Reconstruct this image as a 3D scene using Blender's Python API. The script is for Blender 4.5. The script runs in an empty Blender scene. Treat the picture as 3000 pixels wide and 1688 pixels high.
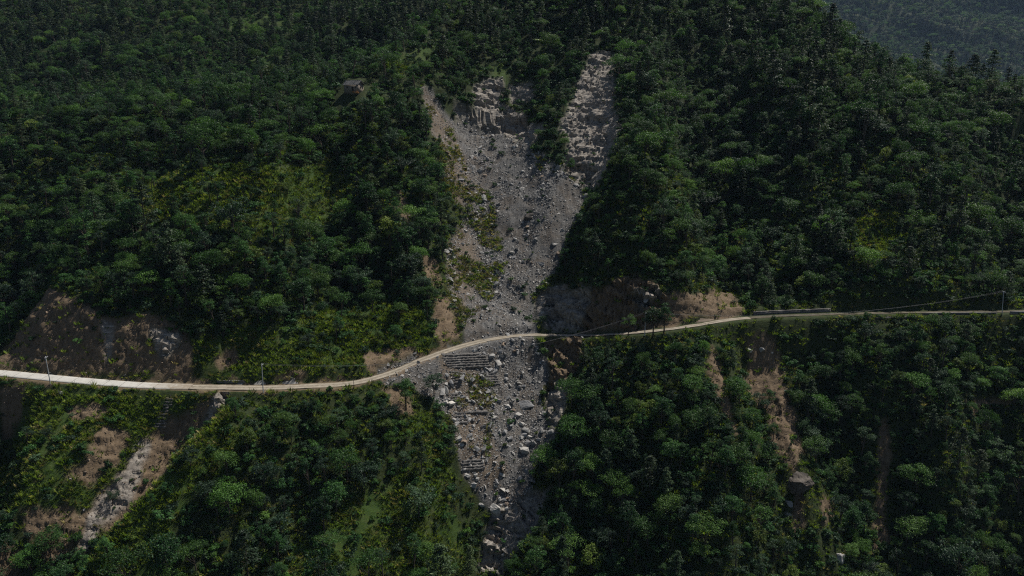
import bpy, bmesh, math, time
import numpy as np
from mathutils import Vector
T0 = time.time()
rng = np.random.default_rng(7)
scene = bpy.context.scene
COL = scene.collection

# ------------------------------------------------------------------ camera
CAM_Z, PITCH, FPX = 68.0, math.radians(14.0), 2142.0      # drone height above the road, look-down, focal length for a 3000 px wide frame
cam_data = bpy.data.cameras.new("camera")
cam_data.sensor_width = 36.0
cam_data.lens = 36.0 * FPX / 3000.0
cam_data.clip_end = 5000.0
cam_data.clip_start = 0.5
cam = bpy.data.objects.new("camera", cam_data)
cam.location = (0, 0, CAM_Z)
cam.rotation_euler = (math.pi / 2 - PITCH, 0, 0)
COL.objects.link(cam)
scene.camera = cam

# ------------------------------------------------------------------ sky, sun, exposure
SUN_EL, SUN_AZ = math.radians(56), math.radians(41)        # azimuth from +x (image right) towards +y (behind the hill)
world = bpy.data.worlds.new("World")
scene.world = world
world.use_nodes = True
wn = world.node_tree.nodes
wn.clear()
w_out = wn.new("ShaderNodeOutputWorld")
w_bg = wn.new("ShaderNodeBackground")
w_sky = wn.new("ShaderNodeTexSky")
w_sky.sky_type = 'NISHITA'
w_sky.sun_disc = False
w_sky.sun_elevation = SUN_EL
w_sky.sun_rotation = math.pi / 2 - SUN_AZ
w_sky.air_density = 1.0
w_sky.dust_density = 0.6
w_bg.inputs["Strength"].default_value = 0.05
world.node_tree.links.new(w_sky.outputs[0], w_bg.inputs["Color"])
world.node_tree.links.new(w_bg.outputs[0], w_out.inputs["Surface"])
sun_data = bpy.data.lights.new("sun", 'SUN')
sun_data.energy = 5.0
sun_data.angle = math.radians(0.5)
sun_data.color = (1.0, 0.96, 0.90)
sun = bpy.data.objects.new("sun", sun_data)
SUN_DIR = Vector((math.cos(SUN_EL) * math.cos(SUN_AZ), math.cos(SUN_EL) * math.sin(SUN_AZ), math.sin(SUN_EL)))
sun.rotation_euler = (-SUN_DIR).to_track_quat('-Z', 'Y').to_euler()
sun.location = SUN_DIR * 600
COL.objects.link(sun)
scene.view_settings.view_transform = 'Standard'
scene.view_settings.look = 'None'
scene.view_settings.exposure = 0.12
scene.view_settings.gamma = 1.0
scene.view_settings.use_curve_mapping = False
scene.render.engine = 'CYCLES'
scene.cycles.max_bounces = 5
scene.cycles.diffuse_bounces = 2
scene.cycles.transmission_bounces = 3
scene.cycles.volume_bounces = 0
scene.cycles.transparent_max_bounces = 4
scene.cycles.filter_width = 1.15
scene.cycles.sample_clamp_indirect = 3.0
scene.cycles.use_denoising = False
scene.cycles.denoiser = 'OPENIMAGEDENOISE'
scene.cycles.denoising_input_passes = 'RGB_ALBEDO_NORMAL'
scene.cycles.denoising_prefilter = 'ACCURATE'

# ------------------------------------------------------------------ numpy helpers
def h3(ix, iy, iz, seed=0):
    n = (ix.astype(np.int64) * 374761393 + iy.astype(np.int64) * 668265263 + iz.astype(np.int64) * 2147483647 + seed * 144665) & 0xFFFFFFFF
    n = ((n ^ (n >> 13)) * 1274126177) & 0xFFFFFFFF
    n = ((n ^ (n >> 16)) * 2246822519) & 0xFFFFFFFF
    return ((n ^ (n >> 15)) & 0xFFFFFF) / float(0xFFFFFF)

def noise2(x, y, seed=0):
    x0 = np.floor(x); y0 = np.floor(y)
    fx = x - x0; fy = y - y0
    fx = fx * fx * (3 - 2 * fx); fy = fy * fy * (3 - 2 * fy)
    z = np.zeros_like(x0)
    a = h3(x0, y0, z, seed); b = h3(x0 + 1, y0, z, seed)
    c = h3(x0, y0 + 1, z, seed); d = h3(x0 + 1, y0 + 1, z, seed)
    return (a + (b - a) * fx) * (1 - fy) + (c + (d - c) * fx) * fy

def fbm2(x, y, octs=4, seed=0, gain=0.5):
    s = 0; a = 1; tot = 0
    for k in range(octs):
        s = s + a * (noise2(x * 2 ** k + 13.7 * k, y * 2 ** k - 7.3 * k, seed + k) - 0.5)
        tot += a; a *= gain
    return s / tot * 2

def cells3(p, seed=0):
    """nearest cell of a jittered 3D lattice: its random value and the gap between the two nearest (for block faces and cracks)"""
    b = np.floor(p)
    d1 = np.full(len(p), 9.0); d2 = np.full(len(p), 9.0); val = np.zeros(len(p))
    for i in (-1, 0, 1):
        for j in (-1, 0, 1):
            for k in (-1, 0, 1):
                c = b + np.array([i, j, k])
                q = np.stack([h3(c[:, 0], c[:, 1], c[:, 2], seed + s) for s in (1, 2, 3)], 1) + c
                d = np.linalg.norm(p - q, axis=1)
                v = h3(c[:, 0], c[:, 1], c[:, 2], seed + 9)
                nearer = d < d1
                d2 = np.where(nearer, d1, np.minimum(d2, d))
                val = np.where(nearer, v, val)
                d1 = np.where(nearer, d, d1)
    return val, d2 - d1

def sstep(a, b, x):
    t = np.clip((x - a) / (b - a), 0, 1)
    return t * t * (3 - 2 * t)

def spline(pts, per=24):
    """Catmull-Rom through rows of pts"""
    P = np.asarray(pts, float)
    P = np.vstack([2 * P[0] - P[1], P, 2 * P[-1] - P[-2]])
    out = []
    for i in range(1, len(P) - 2):
        t = np.linspace(0, 1, per, endpoint=False)[:, None]
        p0, p1, p2, p3 = P[i - 1], P[i], P[i + 1], P[i + 2]
        out.append(0.5 * (2 * p1 + (p2 - p0) * t + (2 * p0 - 5 * p1 + 4 * p2 - p3) * t ** 2 + (3 * p1 - p0 - 3 * p2 + p3) * t ** 3))
    out.append(P[-2][None])
    return np.vstack(out)

SP, CP = math.sin(PITCH), math.cos(PITCH)
def ray(px, py):
    """survey bearing of a photo pixel: (x/y, dz/y) along the line of sight"""
    a = (np.asarray(px, float) - 1500) / FPX
    b = (844 - np.asarray(py, float)) / FPX
    dy = CP + b * SP
    return a / dy, (-SP + b * CP) / dy
def on_ray(px, py, y):
    u, v = ray(px, py)
    return np.array([u * y, y, CAM_Z + v * y])
def pixel_of(x, y, z):
    dz = z - CAM_Z
    f = y * CP - dz * SP
    return 1500 + FPX * x / f, 844 - FPX * (y * SP + dz * CP) / f

# ------------------------------------------------------------------ landform
# road centreline: bearing in the photo and ground distance
ROAD = [(-500, 1060, 208), (-200, 1078, 198), (0, 1094, 191), (200, 1113, 186), (400, 1129, 184), (600, 1135, 184), (780, 1137, 184), (920, 1131, 186),
        (1040, 1122, 189), (1150, 1092, 196), (1250, 1050, 204), (1350, 1016, 212), (1450, 993, 218), (1560, 982, 221), (1680, 983, 219),
        (1790, 980, 213), (1900, 972, 209), (2020, 957, 209), (2170, 934, 214), (2400, 922, 220), (2700, 916, 223), (3000, 913, 223), (3400, 908, 224)]
road_c = spline([on_ray(*r) for r in ROAD])
RXS, RYS, RZS = road_c.T
CREST = [(-700, 330, 305), (0, 325, 300), (400, 325, 298), (850, 285, 302), (1050, 235, 315), (1230, 120, 355), (1400, -40, 430), (1700, -180, 480),
         (2100, -110, 460), (2330, 5, 420), (2470, 95, 405), (2570, 150, 392), (2700, 190, 375), (2850, 205, 362), (3000, 245, 350), (3400, 330, 340)]
crest_c = spline([on_ray(*r) for r in CREST])
o_ = np.argsort(crest_c[:, 0])
CXS, CYS, CZS = crest_c[o_].T
cut_c = [(on_ray(c, 1000, 205)[0], h) for c, h in [(-400, 14), (0, 15), (150, 16), (480, 15), (580, 6), (700, 3.5), (900, 3), (1200, 4), (1330, 3), (1560, 3), (1640, 9),
                                                (1800, 12), (1900, 11), (2000, 10), (2140, 9), (2220, 4), (2500, 5), (3000, 5), (3400, 5)]]
KXS, KHS = np.array(cut_c).T
down_c = [(on_ray(c, 1200, 170)[0], s) for c, s in [(-400, .72), (400, .74), (900, .70), (1500, .74), (1800, .82), (2300, .92), (2700, .90), (3400, .85)]]
DXS, DSS = np.array(down_c).T
W_ROAD = 2.7

def base_height(x, y):
    yr = np.interp(x, RXS, RYS); zr = np.interp(x, RXS, RZS)
    yc = np.interp(x, CXS, CYS); zc = np.interp(x, CXS, CZS)
    hc = np.interp(x, KXS, KHS) * (0.85 + 0.35 * fbm2(x / 14, y / 40, 3, 61))
    sd = np.interp(x, DXS, DSS)
    t = y - yr
    tc = hc / 1.45
    s = (zc - zr - hc) / np.maximum(yc - yr - W_ROAD - tc, 20)
    tu = t - W_ROAD
    up = zr + np.where(tu < 0, 0, np.minimum(tu * 1.45, hc + (tu - tc) * s))
    t2 = y - yc
    left = sstep(40, -40, x - (y - 350) * 0.05)
    back_l = np.where(t2 < 100, 0.10 * t2, 10 + 0.5 * (t2 - 100))
    back_r = -0.55 * t2
    k = 12.0
    roll = np.sqrt(t2 * t2 + k * k)                     # rounded crest
    beyond = zc + back_l * left + (s * (t2 - roll) / 2 - 0.55 * (t2 + roll) / 2) * (1 - left) + np.where(t2 < 0, s * t2, 0) * left * 0
    zu = np.where(t2 > 0, beyond, np.where(t2 > -60, up * left + np.minimum(up, zc + s * (t2 - roll) / 2 - 0.55 * (t2 + roll) / 2) * (1 - left), up))
    td = -t - W_ROAD - 0.3
    z = np.where(td > 0, zr - td * sd - np.clip(td, 0, 6) * 0.12, zu)
    return z, t

# fan-shaped sheet of ground: columns of constant bearing, rows of growing distance
NU, NY = 900, 900
US = np.linspace(-0.98, 0.98, NU)
YS = np.geomspace(98.0, 800.0, NY)
Yg, Ug = np.meshgrid(YS, US, indexing='ij')
Xg = Ug * Yg
Zb, Tg = base_height(Xg, Yg)

def cast(px, py, Z):
    """where the line of sight of a photo pixel first meets the ground sheet"""
    px = np.atleast_1d(np.asarray(px, float)); py = np.atleast_1d(np.asarray(py, float))
    u, v = ray(px, py)
    out = np.zeros((len(px), 3))
    for i in range(len(px)):
        fc = np.clip((u[i] - US[0]) / (US[1] - US[0]), 0, NU - 1.001)
        c = int(fc); f = fc - c
        zc = Z[:, c] * (1 - f) + Z[:, c + 1] * f
        zr = CAM_Z + v[i] * YS
        hit = np.nonzero(zc >= zr)[0]
        if len(hit) == 0:
            k = NY - 1; y = YS[k]
        else:
            k = max(hit[0], 1)
            d0 = zr[k - 1] - zc[k - 1]; d1 = zc[k] - zr[k]
            y = YS[k - 1] + (YS[k] - YS[k - 1]) * d0 / max(d0 + d1, 1e-6)
        out[i] = (u[i] * y, y, CAM_Z + v[i] * y)
    return out

def path_dist(X, Y, P):
    """distance, side (+ right of the walking direction) and position along a polyline"""
    best = np.full(X.shape, 1e9); side = np.zeros(X.shape); along = np.zeros(X.shape)
    n = len(P) - 1
    for i in range(n):
        a, b = P[i], P[i + 1]
        d = b - a; L2 = max((d * d).sum(), 1e-6)
        t = np.clip(((X - a[0]) * d[0] + (Y - a[1]) * d[1]) / L2, 0, 1)
        dx = X - a[0] - t * d[0]; dy = Y - a[1] - t * d[1]
        dd = np.hypot(dx, dy)
        m = dd < best
        best = np.where(m, dd, best)
        side = np.where(m, np.sign(dx * d[1] - dy * d[0]), side)
        along = np.where(m, (i + t) / n, along)
    return best, side, along

ROAD_CLEAR = sstep(3.0, 10.0, np.abs(Tg))
Z = Zb.copy()
def carve(px_path, depth, w_left, w_right, power=1.2, fade_road=True):
    """a gully (depth > 0) or spur (depth < 0) along a path walked uphill (listed low to high): depths per node, half-widths on its two sides"""
    global Z
    P = cast([p[0] for p in px_path], [p[1] for p in px_path], Zb)[:, :2]
    m = max(w_left, w_right) + 3
    sel = (Xg > P[:, 0].min() - m) & (Xg < P[:, 0].max() + m) & (Yg > P[:, 1].min() - m) & (Yg < P[:, 1].max() + m)
    X, Y = Xg[sel], Yg[sel]
    wob = 2.0 * fbm2(X / 9, Y / 9, 3, 77)
    d, side, al = path_dist(X + wob, Y + wob, P)
    w = np.where(side > 0, w_right, w_left)
    q = np.clip(1 - d / w, 0, 1)
    prof = np.where(q > 0, q ** power * (1.6 - 0.6 * q), 0)
    prof = np.minimum(prof, 1)
    D = np.interp(al, np.linspace(0, 1, len(px_path)), depth)
    dz = D * prof
    if fade_road:
        dz = dz * ROAD_CLEAR[sel]
    Z[sel] -= dz

# main slide channel above the road (steep on its right, open on its left)
carve([(1600, 985), (1625, 900), (1650, 800), (1670, 700), (1705, 600), (1735, 520), (1745, 420), (1765, 320), (1785, 200), (1790, 100)],
      [2.5, 6.5, 7.5, 7, 6.5, 8, 5, 3, 2.5, 1], 12, 8, 0.9)
# slide hollow on the left of it
carve([(1420, 960), (1400, 800), (1420, 650), (1400, 500), (1400, 380), (1440, 300)], [1, 2.5, 4, 6, 8, 7], 20, 26, 1.0)
# cliff step behind the hollow's head
carve([(1320, 335), (1400, 340), (1500, 340), (1580, 330)], [5, 9, 10, 6], 12, 4, .5)
# spur right of the slide
carve([(1790, 800), (1850, 650), (1880, 480), (1900, 320), (1930, 180)], [-6, -11, -9, -4, -2], 20, 18, 1.3)
# wide shaded gully right of the spur
carve([(2150, 870), (2120, 720), (2090, 560), (2060, 400), (2040, 250), (2010, 120)], [7, 20, 27, 25, 17, 7], 16, 40, 1.0)
# spur, then gully at the far right
carve([(2560, 860), (2620, 640), (2640, 450), (2660, 300)], [-3, -8, -8, -5], 30, 30, 1.5)
carve([(2970, 870), (2950, 720), (2960, 560), (3000, 400)], [4, 16, 20, 12], 14, 30, 1.0)
# recess at the far left behind the big cut
carve([(-110, 960), (-70, 850), (-20, 700), (40, 560), (120, 440)], [14, 24, 22, 14, 6], 34, 26, 1.0)
carve([(320, 560), (430, 430), (520, 340)], [9, 12, 6], 20, 30, 1.2)
# undulations of the left hillside
carve([(700, 900), (760, 750), (800, 600), (820, 450)], [-5, -10, -11, -6], 34, 20, 1.4)
carve([(1180, 880), (1160, 720), (1130, 560), (1090, 420), (1070, 320)], [-2, -4, -5, -5, -3], 20, 16, 1.5)
carve([(980, 900), (980, 760), (960, 620), (960, 480)], [5, 13, 14, 6], 16, 30, 1.2)
# below the road
carve([(1420, 1688), (1460, 1560), (1500, 1470), (1560, 1380), (1595, 1270), (1615, 1150), (1615, 1040)], [11, 9, 6, 3.5, 3, 3, 1.5], 16, 8, 0.9)
carve([(1560, 1688), (1640, 1500), (1700, 1300), (1740, 1120)], [-4, -5, -5, -3], 14, 18, 1.4)
carve([(1230, 1688), (1250, 1500), (1220, 1330), (1150, 1200)], [-4, -5, -4, -2], 20, 14, 1.4)
carve([(150, 1688), (250, 1600), (340, 1500), (440, 1390), (530, 1280), (610, 1190), (640, 1150)], [9, 9, 9, 9, 8, 5, 2], 16, 8, 1.0)
carve([(320, 1688), (440, 1560), (580, 1400), (700, 1260), (760, 1180)], [-5, -7, -7, -5, -1], 12, 20, 1.4)
carve([(-60, 1500), (-40, 1330), (10, 1210), (40, 1140)], [10, 12, 10, 3], 22, 12, 1.1)
carve([(2360, 1688), (2330, 1520), (2290, 1340), (2250, 1180), (2220, 1020)], [4, 5, 5, 5, 3], 14, 10, 1.1)
carve([(2560, 1688), (2500, 1480), (2440, 1280), (2400, 1100)], [11, 14, 14, 6], 13, 28, 1.1)
carve([(2440, 1560), (2390, 1400), (2350, 1250), (2330, 1120)], [-3, -4, -4, -2], 12, 12, 1.3)
carve([(2060, 1688), (2120, 1500), (2120, 1300), (2100, 1120)], [-4, -5, -4, -2], 20, 16, 1.4)
carve([(2960, 1688), (2960, 1450), (2950, 1250), (2940, 1050)], [15, 16, 12, 5], 13, 32, 1.1)
rough = ROAD_CLEAR * sstep(3, 30, np.abs(Tg))
Z += rough * (7.5 * fbm2(Xg / 46, Yg / 60, 3, 3) + 1.6 * fbm2(Xg / 13, Yg / 13, 3, 11)) + ROAD_CLEAR * 0.5 * fbm2(Xg / 3.2, Yg / 3.2, 3, 23)
print("landform", round(time.time() - T0, 1))

# ------------------------------------------------------------------ ground cover zones (outlines surveyed from the photo, laid on the ground)
def outline(px_poly):
    pts = []
    n = len(px_poly)
    for i in range(n):
        a = np.array(px_poly[i], float); b = np.array(px_poly[(i + 1) % n], float)
        k = max(1, int(np.linalg.norm(b - a) / 25))
        for j in range(k):
            pts.append(a + (b - a) * j / k)
    pts = np.array(pts)
    return cast(pts[:, 0], pts[:, 1], Z)[:, :2]

def inside(X, Y, P):
    r = np.zeros(X.shape, bool)
    x0, y0 = P[-1]
    for x1, y1 in P:
        if y0 != y1:
            c = ((y1 > Y) != (y0 > Y)) & (X < (x0 - x1) * (Y - y1) / (y0 - y1) + x1)
            r ^= c
        x0, y0 = x1, y1
    return r

JX = Xg + 1.8 * fbm2(Xg / 5, Yg / 5, 3, 31); JY = Yg + 1.8 * fbm2(Xg / 5, Yg / 5, 3, 41)
def zone(*polys):
    M = np.zeros(Xg.shape, np.float32)
    for p in polys:
        P = outline(p)
        lo = P.min(0) - 4; hi = P.max(0) + 4
        sel = (Xg > lo[0]) & (Xg < hi[0]) & (Yg > lo[1]) & (Yg < hi[1])
        M[sel] = np.maximum(M[sel], inside(JX[sel], JY[sel], P))
    return M

def blur(M, n=1):
    for _ in range(n):
        M = (M + np.roll(M, 1, 0) + np.roll(M, -1, 0)) / 3
        M = (M + np.roll(M, 1, 1) + np.roll(M, -1, 1)) / 3
    return M

SCREE = zone([(1350, 350), (1420, 340), (1500, 390), (1560, 430), (1640, 490), (1700, 545), (1725, 575), (1690, 640), (1655, 720), (1625, 800), (1560, 870), (1570, 978),
              (1560, 992), (1610, 1050), (1590, 1130), (1590, 1230), (1640, 1270), (1590, 1330), (1560, 1400), (1560, 1440), (1500, 1500), (1440, 1500), (1390, 1450),
              (1350, 1385), (1345, 1300), (1310, 1200), (1270, 1110), (1290, 1050), (1350, 1005), (1345, 930), (1310, 850), (1310, 740), (1355, 630), (1320, 560), (1290, 450), (1250, 340), (1235, 250), (1265, 260), (1310, 330)],
             [(1100, 1075), (1250, 1040), (1300, 1060), (1290, 1120), (1330, 1230), (1280, 1180), (1200, 1120), (1130, 1130)])
ROCK = zone([(1385, 250), (1420, 228), (1475, 236), (1480, 310), (1540, 345), (1600, 385), (1560, 425), (1480, 400), (1400, 360), (1330, 345), (1340, 320), (1390, 320)], [(1490, 250), (1560, 240), (1570, 290), (1500, 310)],
            [(1740, 150), (1795, 155), (1805, 250), (1795, 320), (1820, 380), (1810, 430), (1775, 500), (1755, 550), (1700, 555), (1650, 505), (1655, 420), (1640, 360), (1670, 300), (1695, 230)],
            [(1575, 870), (1660, 830), (1720, 860), (1700, 978), (1590, 975), (1560, 910)], [(1850, 850), (1930, 840), (1940, 880), (1880, 900)],
            [(1560, 1440), (1610, 1420), (1570, 1530), (1510, 1620), (1470, 1688), (1400, 1688), (1420, 1600), (1430, 1500)],
            [(430, 960), (540, 975), (535, 1015), (460, 1030)],
            [(640, 1150), (690, 1150), (640, 1210), (600, 1240), (610, 1190)], 
            [(1600, 1140), (1650, 1120), (1655, 1200), (1640, 1260), (1600, 1230)])
SOIL = zone([(40, 990), (140, 840), (250, 880), (330, 925), (430, 915), (545, 960), (560, 1020), (560, 1105), (300, 1100), (0, 1078), (0, 1020)],
            [(1930, 880), (2060, 850), (2150, 855), (2180, 900), (2170, 926), (2000, 950), (1960, 962), (1900, 962)],
            [(640, 1152), (690, 1150), (620, 1240), (560, 1250), (480, 1390), (430, 1450), (330, 1550), (225, 1610), (240, 1500), (330, 1420), (400, 1290), (470, 1265), (560, 1190)],
            [(2185, 985), (2275, 995), (2305, 1080), (2315, 1180), (2350, 1320), (2320, 1390), (2270, 1300), (2230, 1190), (2175, 1120), (2200, 1050)],
            [(2320, 1440), (2350, 1440), (2360, 1530), (2330, 1560)], [(2410, 1440), (2440, 1440), (2430, 1540), (2400, 1540)],
            [(2560, 1235), (2600, 1230), (2620, 1330), (2605, 1430), (2575, 1470), (2600, 1560), (2640, 1560), (2560, 1620), (2545, 1640), (2560, 1500), (2570, 1350)],
            [(2075, 1005), (2090, 1010), (2120, 1130), (2170, 1270), (2150, 1270), (2110, 1180), (2075, 1070)],
            [(1160, 560), (1190, 570), (1200, 640), (1170, 640)], [(1230, 740), (1280, 760), (1290, 850), (1250, 830)], [(1270, 870), (1310, 870), (1345, 950), (1340, 1000), (1290, 1010), (1270, 960)],
            [(640, 1045), (690, 1030), (700, 1050), (650, 1080)], [(800, 1105), (860, 1080), (900, 1085), (880, 1110)], [(1060, 1030), (1230, 1020), (1270, 1030), (1180, 1060), (1080, 1095)],
            [(60, 1500), (200, 1480), (245, 1530), (200, 1620), (120, 1640), (60, 1580)], [(0, 1600), (40, 1610), (60, 1688), (0, 1688)], [(200, 1190), (280, 1180), (330, 1200), (300, 1230), (220, 1230)],
            [(310, 1250), (380, 1260), (350, 1350), (270, 1420), (200, 1400), (260, 1310)], [(2820, 1170), (2960, 1170), (2980, 1190), (2850, 1210)],
            [(0, 1150), (60, 1150), (60, 1230), (10, 1290), (0, 1290)], [(1120, 1130), (1190, 1140), (1210, 1210), (1150, 1200)],
            [(1600, 1000), (1700, 985), (1710, 1040), (1680, 1110), (1650, 1140), (1600, 1140)], [(1720, 860), (1850, 800), (1930, 830), (1960, 900), (1900, 965), (1700, 978)])
GRASS = zone([(330, 530), (560, 500), (700, 480), (960, 490), (1060, 560), (1010, 650), (900, 720), (700, 690), (400, 640)],
             [(560, 1010), (700, 960), (800, 970), (960, 900), (1130, 860), (1230, 890), (1270, 1010), (1100, 1060), (900, 1105), (600, 1115)],
             [(660, 1190), (720, 1290), (610, 1420), (500, 1560), (430, 1688), (210, 1688), (250, 1600), (430, 1450), (560, 1270)],
             [(960, 1500), (1100, 1440), (1200, 1370), (1290, 1450), (1360, 1560), (1390, 1688), (800, 1688), (880, 1600)],
             [(0, 1145), (430, 1150), (500, 1160), (460, 1260), (400, 1290), (330, 1430), (240, 1500), (0, 1490)],
             [(1110, 195), (1300, 105), (1330, 125), (1180, 225)], [(640, 60), (800, 30), (850, 70), (700, 100)], [(720, 180), (820, 150), (840, 180), (740, 210)], [(0, 270), (160, 265), (200, 300), (0, 320)],
             [(1170, 1200), (1260, 1190), (1340, 1420), (1280, 1450)], [(1440, 190), (1480, 190), (1490, 260), (1450, 250)],
             [(460, 1150), (640, 1150), (560, 1240), (490, 1250)], [(2480, 640), (2620, 620), (2650, 760), (2500, 780)])
TUFTY = zone([(1285, 520), (1350, 520), (1440, 560), (1465, 700), (1480, 800), (1420, 900), (1340, 960), (1300, 880), (1320, 740), (1355, 640)],
             [(1235, 250), (1290, 330), (1340, 420), (1380, 520), (1320, 560), (1270, 420)], [(1330, 1090), (1430, 1100), (1460, 1180), (1440, 1340), (1380, 1330), (1350, 1200)], [(1560, 440), (1700, 545), (1660, 520), (1590, 490)])
BROWN = zone([(1290, 1050), (1400, 1085), (1440, 1180), (1450, 1300), (1500, 1380), (1440, 1440), (1380, 1395), (1345, 1300), (1310, 1200)], [(1240, 260), (1300, 340), (1360, 450), (1390, 560), (1340, 600), (1290, 470)], [(1310, 740), (1360, 640), (1400, 760), (1360, 920), (1330, 940)])
STRIP = zone([(395, 1278), (445, 1288), (418, 1365), (402, 1440), (330, 1525), (250, 1600), (225, 1590), (255, 1500), (335, 1420), (368, 1360)], [(312, 935), (348, 938), (338, 1035), (315, 1065)])
TOE = zone([(1600, 880), (1720, 850), (1850, 800), (1930, 830), (1960, 900), (1900, 962), (1700, 975), (1590, 972)], [(1600, 1000), (1700, 990), (1710, 1040), (1680, 1110), (1640, 1150), (1600, 1140)])
ROCK[Tg > -3] *= (np.abs(Tg[Tg > -3]) > 3.0)
SCREE = SCREE * (1 - np.minimum(ROCK, 1))
SOIL = SOIL * (1 - ROCK) * (1 - SCREE)
GRASS = GRASS * (1 - ROCK) * (1 - SCREE) * (1 - SOIL)
BARE = np.clip(SCREE + ROCK + SOIL, 0, 1)
print("zones", round(time.time() - T0, 1))

# rocky relief: blocks and ledges pushed out of the steep faces
gy, gx = np.gradient(Z)
P3 = np.stack([Xg, Yg, Z], -1)
du = np.gradient(P3, axis=1); dv = np.gradient(P3, axis=0)
Ng = np.cross(du, dv); Ng /= np.linalg.norm(Ng, axis=-1, keepdims=True) + 1e-9
clear = (np.abs(Tg) > 3.1)
def relief(mask, size, amp, seed, tilt=0.25):
    sel = (mask > 0.02) & clear
    p = P3[sel]
    q = np.stack([(p[:, 0] + 0.3 * p[:, 1]) * 0.7, (p[:, 1] - 0.3 * p[:, 0]) * 0.7, p[:, 2] * 2.1 + tilt * p[:, 0]], 1) / size
    v, gap = cells3(q, seed)
    d = (v - 0.5) * 2 * amp - amp * 0.5 * (gap < 0.07)
    P3[sel] += Ng[sel] * (d * mask[sel])[:, None]
rockb = blur(ROCK, 1)
relief(rockb, 6.5, 1.2, 5)
relief(rockb, 2.6, 0.55, 15)
relief(blur(SOIL * (1 - STRIP), 1), 3.4, 0.3, 25)
relief(blur(STRIP, 1), 4.0, 0.35, 27)
relief(blur(TOE, 1), 5.5, 1.5, 29, 0.7)
relief(blur(TOE, 1), 2.0, 0.6, 33, 0.7)
relief(blur(np.clip(ROCK + SOIL, 0, 1), 1), 1.1, 0.22, 45)
rill = fbm2(Xg / 1.6, Yg / 14, 3, 91)
P3[..., 2] += blur(SOIL, 1) * rill * 0.4 * clear + SCREE * clear * 0.35 * fbm2(Xg / 1.7, Yg / 2.2, 2, 93)

def new_mesh(name, V, F, smooth=False, mats=(), fmat=None):
    V = np.asarray(V, np.float32).reshape(-1, 3)
    me = bpy.data.meshes.new(name)
    F = [np.asarray(f, np.int32) for f in (F if isinstance(F, list) else [F])]
    F = [f for f in F if len(f)]
    nl = sum(f.size for f in F); nf = sum(len(f) for f in F)
    me.vertices.add(len(V)); me.vertices.foreach_set("co", V.ravel())
    me.loops.add(nl); me.loops.foreach_set("vertex_index", np.concatenate([f.ravel() for f in F]))
    me.polygons.add(nf)
    tot = np.concatenate([np.full(len(f), f.shape[1], np.int32) for f in F])
    me.polygons.foreach_set("loop_start", np.concatenate([[0], np.cumsum(tot)[:-1]]).astype(np.int32))
    me.polygons.foreach_set("loop_total", tot)
    for m in mats:
        me.materials.append(m)
    if fmat is not None:
        me.polygons.foreach_set("material_index", np.asarray(fmat, np.int32))
    if smooth:
        me.polygons.foreach_set("use_smooth", np.ones(nf, bool))
    me.update(calc_edges=True)
    return me

def add_obj(name, me, parent=None, label=None, cat=None, group=None, kind=None):
    o = bpy.data.objects.new(name, me)
    COL.objects.link(o)
    if parent is not None: o.parent = parent
    if label: o["label"] = label
    if cat: o["category"] = cat
    if group: o["group"] = group
    if kind: o["kind"] = kind
    return o

# ------------------------------------------------------------------ materials
class NT:
    def __init__(s, name):
        s.m = bpy.data.materials.new(name); s.m.use_nodes = True
        s.n = s.m.node_tree.nodes; s.l = s.m.node_tree.links
        s.n.clear(); s.out = s.n.new("ShaderNodeOutputMaterial")
    def node(s, t, **kw):
        n = s.n.new(t)
        for k, v in kw.items():
            if hasattr(n, k): setattr(n, k, v)
        return n
    def link(s, a, b): s.l.new(a, b)
    def noise(s, scale, detail=4, rough=0.6, vec=None, dim='3D'):
        n = s.node("ShaderNodeTexNoise"); n.inputs["Scale"].default_value = scale; n.inputs["Detail"].default_value = detail; n.inputs["Roughness"].default_value = rough
        if vec is not None: s.link(vec, n.inputs["Vector"])
        return n.outputs["Fac"]
    def ramp(s, fac, stops):
        r = s.node("ShaderNodeValToRGB")
        e = r.color_ramp.elements
        while len(e) < len(stops): e.new(0.5)
        for i, (p, c) in enumerate(stops):
            e[i].position = p; e[i].color = (*c, 1)
        s.link(fac, r.inputs[0]); return r.outputs[0]
    def mix(s, fac, a, b, mode='MIX'):
        n = s.node("ShaderNodeMix", data_type='RGBA', blend_type=mode)
        n.inputs[0].default_value = 0.5
        for sock, v in ((n.inputs[0], fac), (n.inputs[6], a), (n.inputs[7], b)):
            if hasattr(v, "is_output"): s.link(v, sock)
            elif isinstance(v, tuple): sock.default_value = (*v, 1)
            else: sock.default_value = v
        return n.outputs[2]
    def math(s, op, a, b=0.0, clamp=False):
        n = s.node("ShaderNodeMath", operation=op, use_clamp=clamp)
        for sock, v in ((n.inputs[0], a), (n.inputs[1], b)):
            if hasattr(v, "is_output"): s.link(v, sock)
            else: sock.default_value = v
        return n.outputs[0]
    def coords(s, kind="Object"):
        return s.node("ShaderNodeTexCoord").outputs[kind]
    def bsdf(s, color, rough=0.9, spec=0.2, bump=None, strength=0.4, dist=0.1):
        b = s.node("ShaderNodeBsdfPrincipled")
        if hasattr(color, "is_output"): s.link(color, b.inputs["Base Color"])
        else: b.inputs["Base Color"].default_value = (*color, 1)
        b.inputs["Roughness"].default_value = rough
        b.inputs["Specular IOR Level"].default_value = spec
        if bump is not None:
            bp = s.node("ShaderNodeBump"); bp.inputs["Strength"].default_value = strength; bp.inputs["Distance"].default_value = dist
            s.link(bump, bp.inputs["Height"]); s.link(bp.outputs[0], b.inputs["Normal"])
        return b.outputs[0]
    def done(s, shader):
        s.link(shader, s.out.inputs["Surface"]); return s.m

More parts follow.
